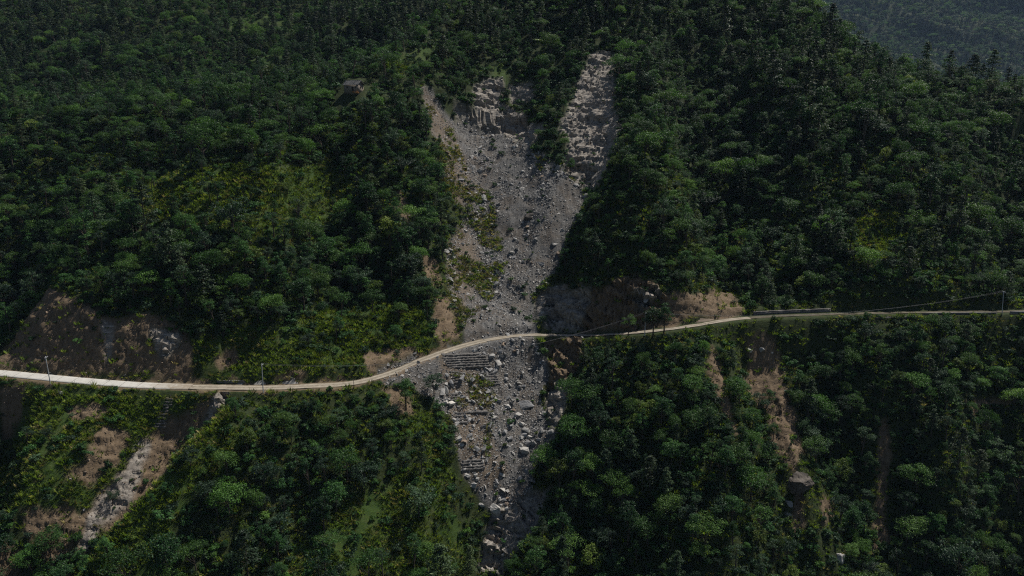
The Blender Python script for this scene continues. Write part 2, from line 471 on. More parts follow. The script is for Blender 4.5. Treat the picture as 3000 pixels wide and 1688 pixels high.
def stone_material(name, a, b, c):
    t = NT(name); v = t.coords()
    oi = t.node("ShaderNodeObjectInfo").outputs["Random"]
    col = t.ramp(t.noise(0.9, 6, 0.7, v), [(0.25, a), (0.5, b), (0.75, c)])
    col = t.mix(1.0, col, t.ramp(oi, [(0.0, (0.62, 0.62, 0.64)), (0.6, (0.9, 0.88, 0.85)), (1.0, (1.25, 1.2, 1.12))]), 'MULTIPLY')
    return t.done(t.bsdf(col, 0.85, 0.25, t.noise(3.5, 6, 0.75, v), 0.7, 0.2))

def leaf_material(name, stops, trans=0.32, hue_noise=0.38):
    t = NT(name)
    oi = t.node("ShaderNodeObjectInfo").outputs["Random"]
    wn_ = t.node("ShaderNodeNewGeometry").outputs["Random Per Island"]
    f = t.math('ADD', t.math('MULTIPLY', oi, 1 - hue_noise), t.math('MULTIPLY', wn_, hue_noise))
    col = t.mix(1.0, t.ramp(f, stops), t.ramp(t.math('FRACT', t.math('MULTIPLY', oi, 7.31)), [(0.0, (0.65, 0.65, 0.65)), (0.7, (1.1, 1.1, 1.1)), (1.0, (1.75, 1.65, 1.5))]), 'MULTIPLY')
    col = t.mix(1.0, col, t.ramp(t.math('FRACT', t.math('MULTIPLY', wn_, 13.7)), [(0.0, (0.55, 0.55, 0.55)), (0.75, (1.1, 1.1, 1.1)), (1.0, (2.0, 1.9, 1.75))]), 'MULTIPLY')
    p = t.bsdf(col, 0.55, 0.2)
    tr = t.node("ShaderNodeBsdfTranslucent")
    t.link(t.mix(1.0, col, (1.15, 1.25, 0.55), 'MULTIPLY'), tr.inputs[0])
    m = t.node("ShaderNodeMixShader"); m.inputs[0].default_value = trans
    t.link(p, m.inputs[1]); t.link(tr.outputs[0], m.inputs[2])
    return t.done(m.outputs[0])

def ground_material():
    t = NT("hillside_ground"); v = t.coords()
    at = t.node("ShaderNodeVertexColor", layer_name="zones")
    sep = t.node("ShaderNodeSeparateColor"); t.link(at.outputs[0], sep.inputs[0])
    n1 = t.noise(0.12, 5, 0.6, v); n2 = t.noise(0.7, 6, 0.7, v); n3 = t.noise(3.5, 5, 0.75, v)
    floor_ = t.ramp(n2, [(0.3, (0.018, 0.026, 0.010)), (0.55, (0.032, 0.044, 0.014)), (0.75, (0.060, 0.060, 0.026))])
    grass = t.ramp(t.mix(0.5, n1, n2), [(0.33, (0.030, 0.062, 0.013)), (0.5, (0.052, 0.084, 0.019)), (0.66, (0.088, 0.096, 0.036))])
    grass = t.mix(t.ramp(n3, [(0.35, (0, 0, 0)), (0.65, (1, 1, 1))]), t.mix(1.0, grass, (0.55, 0.6, 0.5), 'MULTIPLY'), grass)
    scree = t.ramp(n3, [(0.25, (0.048, 0.047, 0.045)), (0.5, (0.105, 0.102, 0.098)), (0.72, (0.225, 0.220, 0.210))])
    scree = t.mix(t.ramp(n1, [(0.45, (0, 0, 0)), (0.62, (1, 1, 1))]), scree, t.mix(1.0, scree, (1.0, 0.90, 0.80), 'MULTIPLY'))
    mp = t.node("ShaderNodeMapping"); mp.inputs["Scale"].default_value = (0.5, 0.5, 2.2); mp.inputs["Rotation"].default_value = (0.2, 0.35, 0)
    t.link(v, mp.inputs[0])
    n4 = t.noise(1.0, 6, 0.7, mp.outputs[0])
    rock = t.ramp(n4, [(0.28, (0.095, 0.082, 0.069)), (0.5, (0.24, 0.212, 0.18)), (0.72, (0.44, 0.40, 0.345))])
    mps = t.node('ShaderNodeMapping'); mps.inputs['Scale'].default_value = (1.3, 0.16, 0.16); t.link(v, mps.inputs[0])
    n5 = t.noise(1.0, 5, 0.65, mps.outputs[0])
    scree = t.mix(0.75, scree, t.mix(1.0, scree, t.ramp(n5, [(0.3, (0.45, 0.44, 0.43)), (0.7, (1.6, 1.57, 1.52))]), 'MULTIPLY'))
    soil = t.ramp(t.mix(0.4, t.mix(0.5, n5, n4), n3), [(0.3, (0.072, 0.050, 0.031)), (0.5, (0.150, 0.108, 0.068)), (0.68, (0.250, 0.188, 0.124))])
    c = t.mix(at.outputs[1], floor_, grass)
    c = t.mix(sep.outputs[0], c, scree)
    c = t.mix(sep.outputs[2], c, soil)
    c = t.mix(sep.outputs[1], c, rock)
    h = t.math('ADD', t.math('MULTIPLY', n3, 0.5), n4)
    return t.done(t.bsdf(c, 0.95, 0.15, h, 0.8, 0.35))

M_GROUND = ground_material()
M_STONE = stone_material("grey_stone", (0.17, 0.167, 0.162), (0.33, 0.325, 0.315), (0.50, 0.49, 0.475))
M_STONE_SHADE = stone_material("shade_darkened_stone", (0.035, 0.031, 0.028), (0.075, 0.066, 0.058), (0.16, 0.145, 0.13))  # shade of the overhanging boulder fronts painted in as a darker stone
M_STONE_PALE = stone_material("pale_stone", (0.26, 0.25, 0.24), (0.42, 0.41, 0.39), (0.55, 0.54, 0.51))
M_STONE_BROWN = stone_material("brown_stone", (0.12, 0.09, 0.065), (0.24, 0.185, 0.14), (0.38, 0.31, 0.24))
G_DARK = leaf_material("dark_green_leaves", [(0.0, (0.011, 0.036, 0.012)), (0.5, (0.024, 0.070, 0.020)), (1.0, (0.048, 0.112, 0.028))])
G_MID = leaf_material("mid_green_leaves", [(0.0, (0.022, 0.062, 0.013)), (0.5, (0.043, 0.104, 0.021)), (1.0, (0.088, 0.158, 0.032))])
G_OLIVE = leaf_material("olive_green_leaves", [(0.0, (0.036, 0.066, 0.013)), (0.55, (0.068, 0.110, 0.021)), (1.0, (0.125, 0.160, 0.032))])
G_BLUE = leaf_material("blue_green_leaves", [(0.0, (0.015, 0.036, 0.021)), (0.5, (0.030, 0.062, 0.034)), (1.0, (0.062, 0.105, 0.056))])
G_NEEDLE = leaf_material("pine_needles", [(0.0, (0.014, 0.032, 0.016)), (0.5, (0.029, 0.054, 0.024)), (1.0, (0.055, 0.080, 0.034))], 0.22)
G_GRASS = leaf_material("grass_blades", [(0.0, (0.046, 0.090, 0.014)), (0.5, (0.092, 0.142, 0.024)), (0.85, (0.145, 0.176, 0.038)), (1.0, (0.21, 0.195, 0.085))], 0.35, 0.4)
G_DRY = leaf_material("dry_grass_blades", [(0.0, (0.09, 0.085, 0.035)), (0.5, (0.15, 0.14, 0.065)), (1.0, (0.26, 0.22, 0.12))], 0.3, 0.4)
def bark():
    t = NT("bark"); v = t.coords()
    return t.done(t.bsdf(t.ramp(t.noise(4, 4, .6, v), [(0.3, (0.035, 0.028, 0.022)), (0.7, (0.11, 0.09, 0.07))]), 0.9, 0.1))
M_BARK = bark()

# ------------------------------------------------------------------ the hillside
idx = np.arange(NY * NU).reshape(NY, NU)
F = np.stack([idx[:-1, :-1], idx[:-1, 1:], idx[1:, 1:], idx[1:, :-1]], -1).reshape(-1, 4)
me = new_mesh("hillside", P3.reshape(-1, 3), F, True, [M_GROUND])
craggy = blur(ROCK, 1)[:-1, :-1].ravel() > 0.3
craggy |= TOE[:-1, :-1].ravel() > 0.3
me.polygons.foreach_set("use_smooth", ~craggy)
att = me.color_attributes.new("zones", 'FLOAT_COLOR', 'POINT')
edge = blur(SCREE, 1); verge = (np.abs(Tg) < 3.0 + 1.6 * fbm2(Xg / 4, Yg / 4, 3, 95)).astype(np.float32) * 0.8 * (Xg < on_ray(1560, 982, 221)[0])
zc_ = np.stack([np.maximum(edge, verge * (1 - blur(SOIL, 1)) * (Xg > -20)), np.maximum(blur(ROCK, 1), blur(STRIP, 1) * 0.95), np.maximum(np.maximum(blur(SOIL, 1), verge * (Xg <= -20)), 0.55 * blur(BROWN, 3) * (1 - blur(ROCK, 1))), blur(GRASS, 2)], -1).astype(np.float32)
att.data.foreach_set("color", zc_.ravel())
add_obj("hillside", me, kind="structure")
ZF = P3[..., 2]

def grid_at(x, y, A):
    """bilinear look-up of a ground-sheet layer"""
    x = np.asarray(x, float); y = np.asarray(y, float)
    fc = np.clip((x / y - US[0]) / (US[1] - US[0]), 0, NU - 1.001)
    fr = np.clip(np.log(y / YS[0]) / np.log(YS[1] / YS[0]), 0, NY - 1.001)
    c = fc.astype(int); r = fr.astype(int); a = fc - c; b = fr - r
    return (A[r, c] * (1 - a) + A[r, c + 1] * a) * (1 - b) + (A[r + 1, c] * (1 - a) + A[r + 1, c + 1] * a) * b
# highest line of sight reached in front of every spot, to tell what stands in view
ELEV = (ZF - CAM_Z) / Yg
HORIZ = np.maximum.accumulate(ELEV, axis=0)
def in_view(x, y, z, h, slack=0.0):
    px, py = pixel_of(x, y, z); _, pt = pixel_of(x, y, z + h)
    ok = (px > -170) & (px < 3170) & (pt < 1800) & (py > -140)
    hz = grid_at(x, np.maximum(y - 3, 99), HORIZ)
    return ok & ((z + h + slack - CAM_Z) / y >= hz), px, py

# far mountain beyond the right-hand crest
fx = np.linspace(600, 3500, 280); fy = np.linspace(1750, 3050, 180)
FX, FY = np.meshgrid(fx, fy)
def far_height(x, y):
    d = (y - 1820) + 0.25 * (x - 1420)
    r = 70 * fbm2((x + 0.9 * y) / 330, (y - 0.5 * x) / 720, 4, 201) + 22 * fbm2((x + 0.9 * y) / 90, (y - 0.6 * x) / 200, 3, 211)
    return 20 + 0.62 * d + 1.3 * r
FZ = far_height(FX, FY)
i2 = np.arange(FX.size).reshape(FX.shape)
me = new_mesh("far_mountain", np.stack([FX, FY, FZ], -1).reshape(-1, 3), np.stack([i2[:-1, :-1], i2[:-1, 1:], i2[1:, 1:], i2[1:, :-1]], -1).reshape(-1, 4), True, [M_GROUND])
add_obj("far_mountain", me, kind="structure")
print("ground", round(time.time() - T0, 1))

# ------------------------------------------------------------------ road
def concrete_material(name, c0, c1, c2):
    t = NT(name); v = t.coords()
    col = t.ramp(t.mix(0.5, t.noise(0.35, 5, .65, v), t.noise(2.5, 4, .6, v)), [(0.35, c0), (0.5, c1), (0.65, c2)])
    return t.done(t.bsdf(col, 0.85, 0.3, t.noise(6, 4, .6, v), 0.25, 0.05))
def worn_concrete(name, c0, c1, c2, x_end):
    t = NT(name); v = t.coords()
    col = t.ramp(t.mix(0.5, t.noise(0.35, 5, .65, v), t.noise(2.5, 4, .6, v)), [(0.35, c0), (0.5, c1), (0.65, c2)])
    sp = t.node("ShaderNodeSeparateXYZ"); t.link(v, sp.inputs[0])
    joint = t.math('LESS_THAN', t.math('FRACT', t.math('MULTIPLY', sp.outputs[0], 0.22)), 0.03)       # slab joints
    col = t.mix(joint, col, (0.16, 0.15, 0.13))
    f = t.math('ADD', t.math('MULTIPLY', t.math('SUBTRACT', sp.outputs[0], x_end - 14), 1 / 14), t.math('MULTIPLY', t.math('SUBTRACT', t.noise(0.8, 5, .7, v), 0.5), 2.2), True)
    col = t.mix(f, col, (0.25, 0.205, 0.15))                                                        # tracked-in dirt towards the unpaved end
    return t.done(t.bsdf(col, 0.85, 0.3, t.noise(6, 4, .6, v), 0.25, 0.05))
XJ = on_ray(560, 1134, 184)[0]
M_CONC = worn_concrete("road_concrete", (0.36, 0.345, 0.31), (0.45, 0.43, 0.39), (0.52, 0.50, 0.455), XJ)
def dirt_material(name, c0, c1, c2):
    t = NT(name); v = t.coords()
    col = t.ramp(t.mix(0.5, t.noise(0.5, 5, .7, v), t.noise(3.0, 5, .7, v)), [(0.33, c0), (0.5, c1), (0.66, c2)])
    a = t.node("ShaderNodeAttribute", attribute_name="across").outputs["Fac"]
    f = t.math('ADD', a, t.math('MULTIPLY', t.math('SUBTRACT', t.noise(1.2, 4, .7, v), 0.5), 0.5))
    col = t.mix(1.0, col, t.ramp(f, [(0.10, (0.62, 0.60, 0.55)), (0.35, (1.15, 1.15, 1.15)), (0.62, (1.2, 1.2, 1.2)), (0.85, (0.55, 0.52, 0.46))]), 'MULTIPLY')   # wheel ruts, middle ridge, loose edges
    return t.done(t.bsdf(col, 0.9, 0.2, t.noise(5, 5, .7, v), 0.5, 0.08))
M_DIRT = dirt_material("road_dirt", (0.16, 0.135, 0.10), (0.26, 0.225, 0.175), (0.35, 0.31, 0.25))
M_CONC_OLD = concrete_material("weathered_concrete", (0.10, 0.095, 0.088), (0.165, 0.158, 0.148), (0.24, 0.23, 0.215))
M_POLE = concrete_material("pole_concrete", (0.30, 0.31, 0.32), (0.42, 0.43, 0.44), (0.5, 0.5, 0.5))
M_GABION = concrete_material("gabion_stone", (0.05, 0.047, 0.043), (0.12, 0.11, 0.10), (0.26, 0.245, 0.22))

def road_ribbon(name, x0, x1, w, lift, mat, wob):
    s = (RXS > x0) & (RXS < x1)
    C = road_c[s]
    # resample evenly
    L = np.concatenate([[0], np.cumsum(np.linalg.norm(np.diff(C[:, :2], axis=0), axis=1))])
    n = int(L[-1] / 0.8)
    C = np.stack([np.interp(np.linspace(0, L[-1], n), L, C[:, k]) for k in range(3)], 1)
    tan = np.gradient(C[:, :2], axis=0); tan /= np.linalg.norm(tan, axis=1, keepdims=True)
    nor = np.stack([-tan[:, 1], tan[:, 0]], 1)
    offs = np.array([-1, -0.98, -0.55, -0.2, 0.2, 0.55, 0.98, 1]) * w / 2
    zz = np.array([-0.12, 0.0, -0.04 if wob else 0.02, 0.03, 0.03, -0.04 if wob else 0.02, 0.0, -0.12])
    s_ = np.linspace(0, L[-1], n)
    V = []
    for k, (o, dz) in enumerate(zip(offs, zz)):
        e = wob * 0.35 * fbm2(s_ / 3.0, np.full(n, k * 3.1), 3, 301) if k in (0, 1, 6, 7) else 0
        q = C[:, :2] + nor * (o + e * np.sign(o) if not np.isscalar(e) else o)[:, None] if not np.isscalar(e) else C[:, :2] + nor * o
        V.append(np.column_stack([q, C[:, 2] + lift + dz + wob * 0.05 * fbm2(s_ / 2.0, np.full(n, k * 1.0), 2, 303)]))
    V = np.stack(V, 1)
    acr = np.tile(np.abs(offs) / (w / 2), n).astype(np.float32)
    ii = np.arange(n * 8).reshape(n, 8)
    F = np.stack([ii[:-1, :-1], ii[1:, :-1], ii[1:, 1:], ii[:-1, 1:]], -1).reshape(-1, 4)[:, ::-1]
    me = new_mesh(name, V.reshape(-1, 3), F, True, [mat])
    me.attributes.new("across", 'FLOAT', 'POINT').data.foreach_set("value", acr)
    return add_obj(name, me, kind="structure")
XJ = on_ray(560, 1134, 184)[0]
XR = on_ray(2200, 931, 214)[0]; XM = on_ray(1420, 998, 216)[0]
road_ribbon("concrete_road", RXS[0] + 40, XJ, 3.9, 0.16, M_CONC, 0.0)
road_ribbon("dirt_road", XJ - 0.6, XM, 3.6, 0.13, M_DIRT, 1.2)
road_ribbon("narrow_dirt_road", XM - 0.6, XR, 2.4, 0.125, M_DIRT, 1.6)
M_TRACK = dirt_material("shaded_grassy_track", (0.05, 0.05, 0.026), (0.095, 0.082, 0.056), (0.16, 0.135, 0.10))  # earth and grass tones, darkened to paint in the ravine's shade
road_ribbon("shaded_grassy_track", XR - 0.6, RXS[-1] - 20, 1.9, 0.12, M_TRACK, 1.5)

# ------------------------------------------------------------------ plant shapes
def unit(n):
    v = rng.normal(size=(n, 3)); return v / np.linalg.norm(v, axis=1, keepdims=True)
def leaf_cloud(centres, radii, counts, size, flat=0.75, narrow=0.6, up=0.5, droop=0.0):
    P, N = [], []
    for c, r, n in zip(centres, radii, counts):
        d = unit(int(n)); d[:, 2] = np.where(d[:, 2] < -0.35, -d[:, 2] * 0.6, d[:, 2])
        rad = r * (0.45 + 0.55 * rng.random(int(n)) ** 0.6)
        P.append(np.asarray(c) + d * rad[:, None] * np.array([1, 1, flat])); N.append(d)
    P = np.vstack(P); D = np.vstack(N); n = len(P)
    nr = D * 0.7 + unit(n) * 0.8 + np.array([0, 0, up]); nr /= np.linalg.norm(nr, axis=1, keepdims=True)
    t = np.cross(nr, unit(n)); t /= np.linalg.norm(t, axis=1, keepdims=True) + 1e-9
    t[:, 2] -= droop; b = np.cross(nr, t)
    s = (size * (0.65 + 0.7 * rng.random(n)))[:, None]
    V = np.stack([P - t * s / 2, P + b * s * narrow / 2, P + t * s / 2, P - b * s * narrow / 2], 1).reshape(-1, 3)
    return V, np.arange(4 * n).reshape(n, 4)
def tube(pts, radii, sides=6):
    pts = np.asarray(pts, float); n = len(pts)
    tan = np.gradient(pts, axis=0); tan /= np.linalg.norm(tan, axis=1, keepdims=True) + 1e-9
    ref = np.where(np.abs(tan[:, 2:3]) > 0.9, np.array([[1.0, 0, 0]]), np.array([[0, 0, 1.0]]))
    a = np.cross(tan, ref); a /= np.linalg.norm(a, axis=1, keepdims=True); b = np.cross(tan, a)
    th = np.linspace(0, 2 * np.pi, sides, endpoint=False)
    V = pts[:, None] + np.asarray(radii)[:, None, None] * (a[:, None] * np.cos(th)[None, :, None] + b[:, None] * np.sin(th)[None, :, None])
    ii = np.arange(n * sides).reshape(n, sides); jj = np.roll(ii, -1, 1)
    return V.reshape(-1, 3), np.stack([ii[:-1], jj[:-1], jj[1:], ii[1:]], -1).reshape(-1, 4)
def merge(parts):
    V, F, k = [], [], 0
    for v, f in parts:
        V.append(v); F.append(f + k); k += len(v)
    return np.vstack(V), np.vstack(F)

def broadleaf(H, rx, rz, zc, ncl, leaf, per, lean=0.0, bare=0.4):
    top = np.array([lean * H, 0.05 * H * rng.normal(), H * 0.8])
    tp = [np.array([0, 0, -0.6]), np.array([lean * H * 0.15, 0, H * 0.25]), top * 0.6 + rng.normal(size=3) * 0.12, top]
    tp = np.array(tp); r0 = 0.021 * H
    parts = [tube(tp, [r0 * 1.25, r0 * 0.9, r0 * 0.6, r0 * 0.2])]
    cs, rs = [], []
    for i in range(ncl):
        d = unit(1)[0]; d[2] = abs(d[2]) * 1.35 - 0.55
        d /= max(np.linalg.norm(d), 1e-6)
        k = 0.45 + 0.5 * rng.random()
        c = np.array([lean * zc, 0, zc]) + d * k * np.array([rx, rx, rz])
        cs.append(c); rs.append((0.26 + 0.22 * rng.random()) * rx)
        if i % 2 == 0:
            s = tp[1] + (tp[2] - tp[1]) * rng.random()
            parts.append(tube([s, (s + c) / 2 + np.array([0, 0, -0.25]), c], [r0 * 0.45, r0 * 0.3, r0 * 0.1], 5))
    return leaf_cloud(cs, rs, [per * (r / (0.4 * rx)) ** 2 for r in rs], leaf), merge(parts)
def pine(H, w, layers, lean=0.0):
    tp = np.array([[0, 0, -0.6], [lean * H * .3, 0, H * 0.4], [lean * H, 0, H * 0.98]])
    parts = [tube(tp, [0.016 * H, 0.012 * H, 0.004 * H])]
    cs, rs = [], []
    for i in range(layers):
        f = i / (layers - 1); z = H * (0.36 + 0.62 * f); r = w * (1 - f) ** 0.75 * (0.75 + 0.5 * rng.random()) + 0.25
        for a in np.linspace(0, 2 * np.pi, 5, endpoint=False) + rng.random() * 6:
            if rng.random() < 0.2: continue
            q = r * (0.6 + 0.4 * rng.random())
            c = np.array([lean * z + q * math.cos(a), q * math.sin(a), z + 0.15 * q + rng.normal() * 0.2])
            cs.append(c); rs.append(0.55 + 0.28 * r)
            parts.append(tube([[lean * z, 0, z - 0.2 * q], c], [0.05, 0.02], 4))
    return leaf_cloud(cs, rs, [52] * len(cs), 0.50, 0.6, 0.38, 0.6), merge(parts)
def shrub(R, H, ncl, leaf, per):
    cs, rs = [], []; parts = []
    for i in range(ncl):
        a = rng.random() * 6.28; q = R * math.sqrt(rng.random()) * 0.8
        c = np.array([q * math.cos(a), q * math.sin(a), H * (0.3 + 0.5 * rng.random()) * (1 - 0.3 * q / R)])
        cs.append(c); rs.append(R * (0.35 + 0.2 * rng.random()))
        parts.append(tube([[0, 0, -0.3], c * 0.5, c], [0.05, 0.035, 0.012], 4))
    return leaf_cloud(cs, rs, [per] * ncl, leaf, 0.8), merge(parts)
def tuft(n, h, spread, w):
    a = rng.random(n) * 6.283; q = spread * np.sqrt(rng.random(n)) * 0.5
    p = np.stack([q * np.cos(a), q * np.sin(a), np.full(n, -0.08)], 1)
    tip = p + np.stack([np.cos(a) * spread * 0.5, np.sin(a) * spread * 0.5, h * (0.6 + 0.5 * rng.random(n))], 1) + rng.normal(size=(n, 3)) * 0.08
    mid = (p + tip) / 2 + np.array([0, 0, 0.12 * h])
    s = np.stack([-np.sin(a), np.cos(a), np.zeros(n)], 1) * w / 2
    V = np.stack([p - s, p + s, mid + s * 0.8, tip, mid - s * 0.8], 1).reshape(-1, 3)
    return V, np.arange(5 * n).reshape(n, 5)

PLANTS = {"broadleaf": [], "pine": [], "shrub": []}
SPEC = [(10, 3.3, 3.8, 5.8, 22, 0.35, 119, 0.02, G_DARK, "dark green"), (9, 3.9, 3.0, 5.6, 24, 0.35, 114, 0.06, G_MID, "mid green"), (11, 2.9, 4.6, 6.0, 24, 0.33, 111, -0.03, G_DARK, "dark green"),
        (8, 3.1, 2.9, 4.8, 18, 0.35, 114, -0.08, G_BLUE, "blue green"), (10, 4.3, 3.4, 6.2, 26, 0.37, 111, 0.0, G_MID, "mid green"), (12, 2.4, 5.2, 6.4, 24, 0.33, 109, 0.03, G_DARK, "dark green"),
        (7, 2.8, 2.8, 4.2, 16, 0.35, 109, 0.10, G_OLIVE, "olive green"), (9, 3.3, 3.4, 5.2, 20, 0.37, 98, -0.05, G_BLUE, "blue green"), (9.5, 3.0, 3.4, 5.8, 13, 0.33, 85, 0.06, G_MID, "mid green"),
        (13, 3.2, 4.6, 8.0, 11, 0.33, 96, 0.05, G_BLUE, "blue green"), (9, 4.8, 1.5, 7.0, 17, 0.35, 104, 0.10, G_MID, "mid green"), (11, 2.2, 3.0, 8.0, 10, 0.33, 104, -0.06, G_DARK, "dark green")]
for (H, rx, rz, zc, ncl, leaf, per, lean, mat, tint) in SPEC:
    c, t = broadleaf(H, rx, rz, zc, ncl, leaf, per, lean); PLANTS["broadleaf"].append((c, t, mat, tint, H))
for H, w, ly, ln in [(13, 2.3, 9, 0.0), (11, 2.0, 8, 0.03), (14, 2.0, 10, -0.02), (10, 2.4, 7, 0.02)]:
    c, t = pine(H, w, ly, ln); PLANTS["pine"].append((c, t, G_NEEDLE, "grey green", H))
for R, H, ncl, leaf, per, mat, tint in [(1.3, 1.7, 8, .32, 60, G_MID, "mid green"), (1.7, 1.6, 9, .34, 60, G_DARK, "dark green"), (1.1, 1.3, 6, .30, 56, G_OLIVE, "olive green"), (1.4, 2.3, 8, .32, 60, G_DARK, "dark green"), (1.5, 1.4, 8, .32, 52, G_BLUE, "blue green")]:
    c, t = shrub(R, H, ncl, leaf, per); PLANTS["shrub"].append((c, t, mat, tint, H))

def hidden_collection(name):
    return bpy.data.collections.new(name)
CM = {}; PROTO = {}
for kind, lst in PLANTS.items():
    PROTO[kind] = hidden_collection("shapes_" + kind); CM[kind] = []
    for i, (c, t, mat, tint, H) in enumerate(lst):
        crown = new_mesh(kind + "_crown", c[0], c[1], False, [mat])
        trunk = new_mesh(kind + "_trunk", t[0], t[1], True, [M_BARK])
        V, F = merge([c, t])
        both = new_mesh(kind + "_whole", V, F, False, [mat, M_BARK], np.r_[np.zeros(len(c[1]), int), np.ones(len(t[1]), int)])
        CM[kind].append((crown, trunk))
        PROTO[kind].objects.link(bpy.data.objects.new(f"{kind}_shape_{i:02d}", both))
PROTO["grass"] = hidden_collection("shapes_grass")
for i, (n, h, sp, w, m) in enumerate([(26, .75, .9, .10, G_GRASS), (22, .55, .8, .10, G_GRASS), (30, .9, 1.0, .11, G_GRASS), (26, .8, 1.0, .10, G_DRY), (20, .5, .9, .10, G_DRY)]):
    V, F = tuft(n, h, sp, w)
    PROTO["grass"].objects.link(bpy.data.objects.new(f"grass_shape_{i:02d}", new_mesh("grass_tuft", V, F, False, [m])))

def hull_stone(n, sx, sy, sz, mat):
    bm = bmesh.new()
    p = unit(n) * (0.75 + 0.25 * rng.random((n, 1)))
    p = np.sign(p) * np.abs(p) ** 0.8 * np.array([sx, sy, sz])
    for q in p: bm.verts.new(q)
    r = bmesh.ops.convex_hull(bm, input=bm.verts)
    bmesh.ops.delete(bm, geom=[g for g in r["geom_interior"] if isinstance(g, bmesh.types.BMVert)], context='VERTS')
    bm.normal_update()
    me = bpy.data.meshes.new("stone"); bm.to_mesh(me); bm.free(); me.materials.append(mat)
    return me
PROTO["stone"] = hidden_collection("shapes_stone"); STONES = []
for i in range(16):
    mat = [M_STONE, M_STONE, M_STONE_PALE, M_STONE][i % 4] if i < 12 else M_STONE_BROWN
    me = hull_stone(int(rng.integers(11, 18)), 0.55 + 0.2 * rng.random(), 0.35 + 0.2 * rng.random(), 0.18 + 0.22 * rng.random(), mat)
    STONES.append(me); PROTO["stone"].objects.link(bpy.data.objects.new(f"stone_shape_{i:02d}", me))

def scatter_group(coll):
    g = bpy.data.node_groups.new("scatter_" + coll.name, 'GeometryNodeTree')
    g.interface.new_socket("Geometry", in_out='INPUT', socket_type='NodeSocketGeometry')
    g.interface.new_socket("Geometry", in_out='OUTPUT', socket_type='NodeSocketGeometry')
    n = g.nodes; l = g.links
    i = n.new("NodeGroupInput"); o = n.new("NodeGroupOutput")
    iop = n.new("GeometryNodeInstanceOnPoints")
    ci = n.new("GeometryNodeCollectionInfo"); ci.inputs["Collection"].default_value = coll
    ci.inputs["Separate Children"].default_value = True; ci.inputs["Reset Children"].default_value = True
    def att(name, dt):
        a = n.new("GeometryNodeInputNamedAttribute"); a.data_type = dt; a.inputs["Name"].default_value = name
        return a.outputs["Attribute"]
    e2r = n.new("FunctionNodeEulerToRotation")
    l.new(att("rot", 'FLOAT_VECTOR'), e2r.inputs[0])
    l.new(i.outputs[0], iop.inputs["Points"]); l.new(ci.outputs[0], iop.inputs["Instance"])
    iop.inputs["Pick Instance"].default_value = True
    l.new(att("idx", 'INT'), iop.inputs["Instance Index"]); l.new(e2r.outputs[0], iop.inputs["Rotation"]); l.new(att("scl", 'FLOAT_VECTOR'), iop.inputs["Scale"])
    l.new(iop.outputs[0], o.inputs[0])
    return g
def scatter(name, coll, P, rot, scl, idx, label, cat):
    me = bpy.data.meshes.new(name)
    me.vertices.add(len(P)); me.vertices.foreach_set("co", np.asarray(P, np.float32).ravel())
    for nm, tp, arr, key in (("rot", 'FLOAT_VECTOR', rot, "vector"), ("scl", 'FLOAT_VECTOR', scl, "vector"), ("idx", 'INT', idx, "value")):
        a = me.attributes.new(nm, tp, 'POINT')
        a.data.foreach_set(key, np.ascontiguousarray(arr, np.int32 if tp == 'INT' else np.float32).ravel())
    o = add_obj(name, me, label=label, cat=cat, kind="stuff")
    md = o.modifiers.new("scatter", 'NODES'); md.node_group = scatter_group(coll)
    return o

# ------------------------------------------------------------------ where the plants stand
def jittered(x0, x1, y0, y1, step):
    xs = np.arange(x0, x1, step); ys = np.arange(y0, y1, step)
    X, Y = np.meshgrid(xs, ys)
    X = X + (rng.random(X.shape) - 0.5) * step * 0.95; Y = Y + (rng.random(X.shape) - 0.5) * step * 0.95
    return X.ravel(), Y.ravel()
def stand(step, y0, y1, h, dens):
    x, y = jittered(-0.93 * y1, 0.93 * y1, y0, y1, step)
    k = np.abs(x / y) < 0.93; x, y = x[k], y[k]
    z = grid_at(x, y, ZF)
    ok, px, py = in_view(x, y, z, h, 6.0)
    x, y, z, px, py = (a[ok] for a in (x, y, z, px, py))
    t = y - np.interp(x, RXS, RYS)
    bare = grid_at(x, y, BARE); gr = grid_at(x, y, GRASS)
    p = dens(x, y, t, bare, gr)
    k = rng.random(len(x)) < p
    return x[k], y[k], z[k], px[k], py[k], gr[k], bare[k]
NEARBARE = blur(BARE, 7)
def tree_dens(x, y, t, bare, gr):
    p = 0.95 * (bare < 0.05) * (grid_at(x, y, NEARBARE) < 0.30) * (1 - 0.84 * gr)
    p *= 1 - 0.5 * (fbm2(x / 16, y / 16, 3, 501) < -0.25)
    return p * np.where(t > 0, sstep(5, 9, t), sstep(-5.5, -10, t))
def shrub_dens(x, y, t, bare, gr):
    p = (0.85 - 0.55 * gr) * (bare < 0.3) + 0.09 * (bare >= 0.3) + 0.35 * (bare >= 0.3) * (grid_at(x, y, NEARBARE) < 0.75) + 0.25 * grid_at(x, y, TUFTY) * (fbm2(x / 4, y / 5, 3, 703) > 0.05)
    return p * np.where(t > 0, t > 4.2, t < -3.3)
trees = [stand(3.5, 100, 300, 11, tree_dens), stand(4.0, 300, 470, 12, tree_dens), stand(4.8, 470, 790, 12, tree_dens)]
tx, ty, tz, tpx, tpy, tgr, _ = (np.concatenate(a) for a in zip(*trees))
shr = [stand(1.9, 100, 300, 2.5, shrub_dens), stand(2.7, 300, 460, 2.5, shrub_dens), stand(4.0, 460, 790, 2.5, shrub_dens)]
sx, sy, sz, spx, spy, sgr, sba = (np.concatenate(a) for a in zip(*shr))
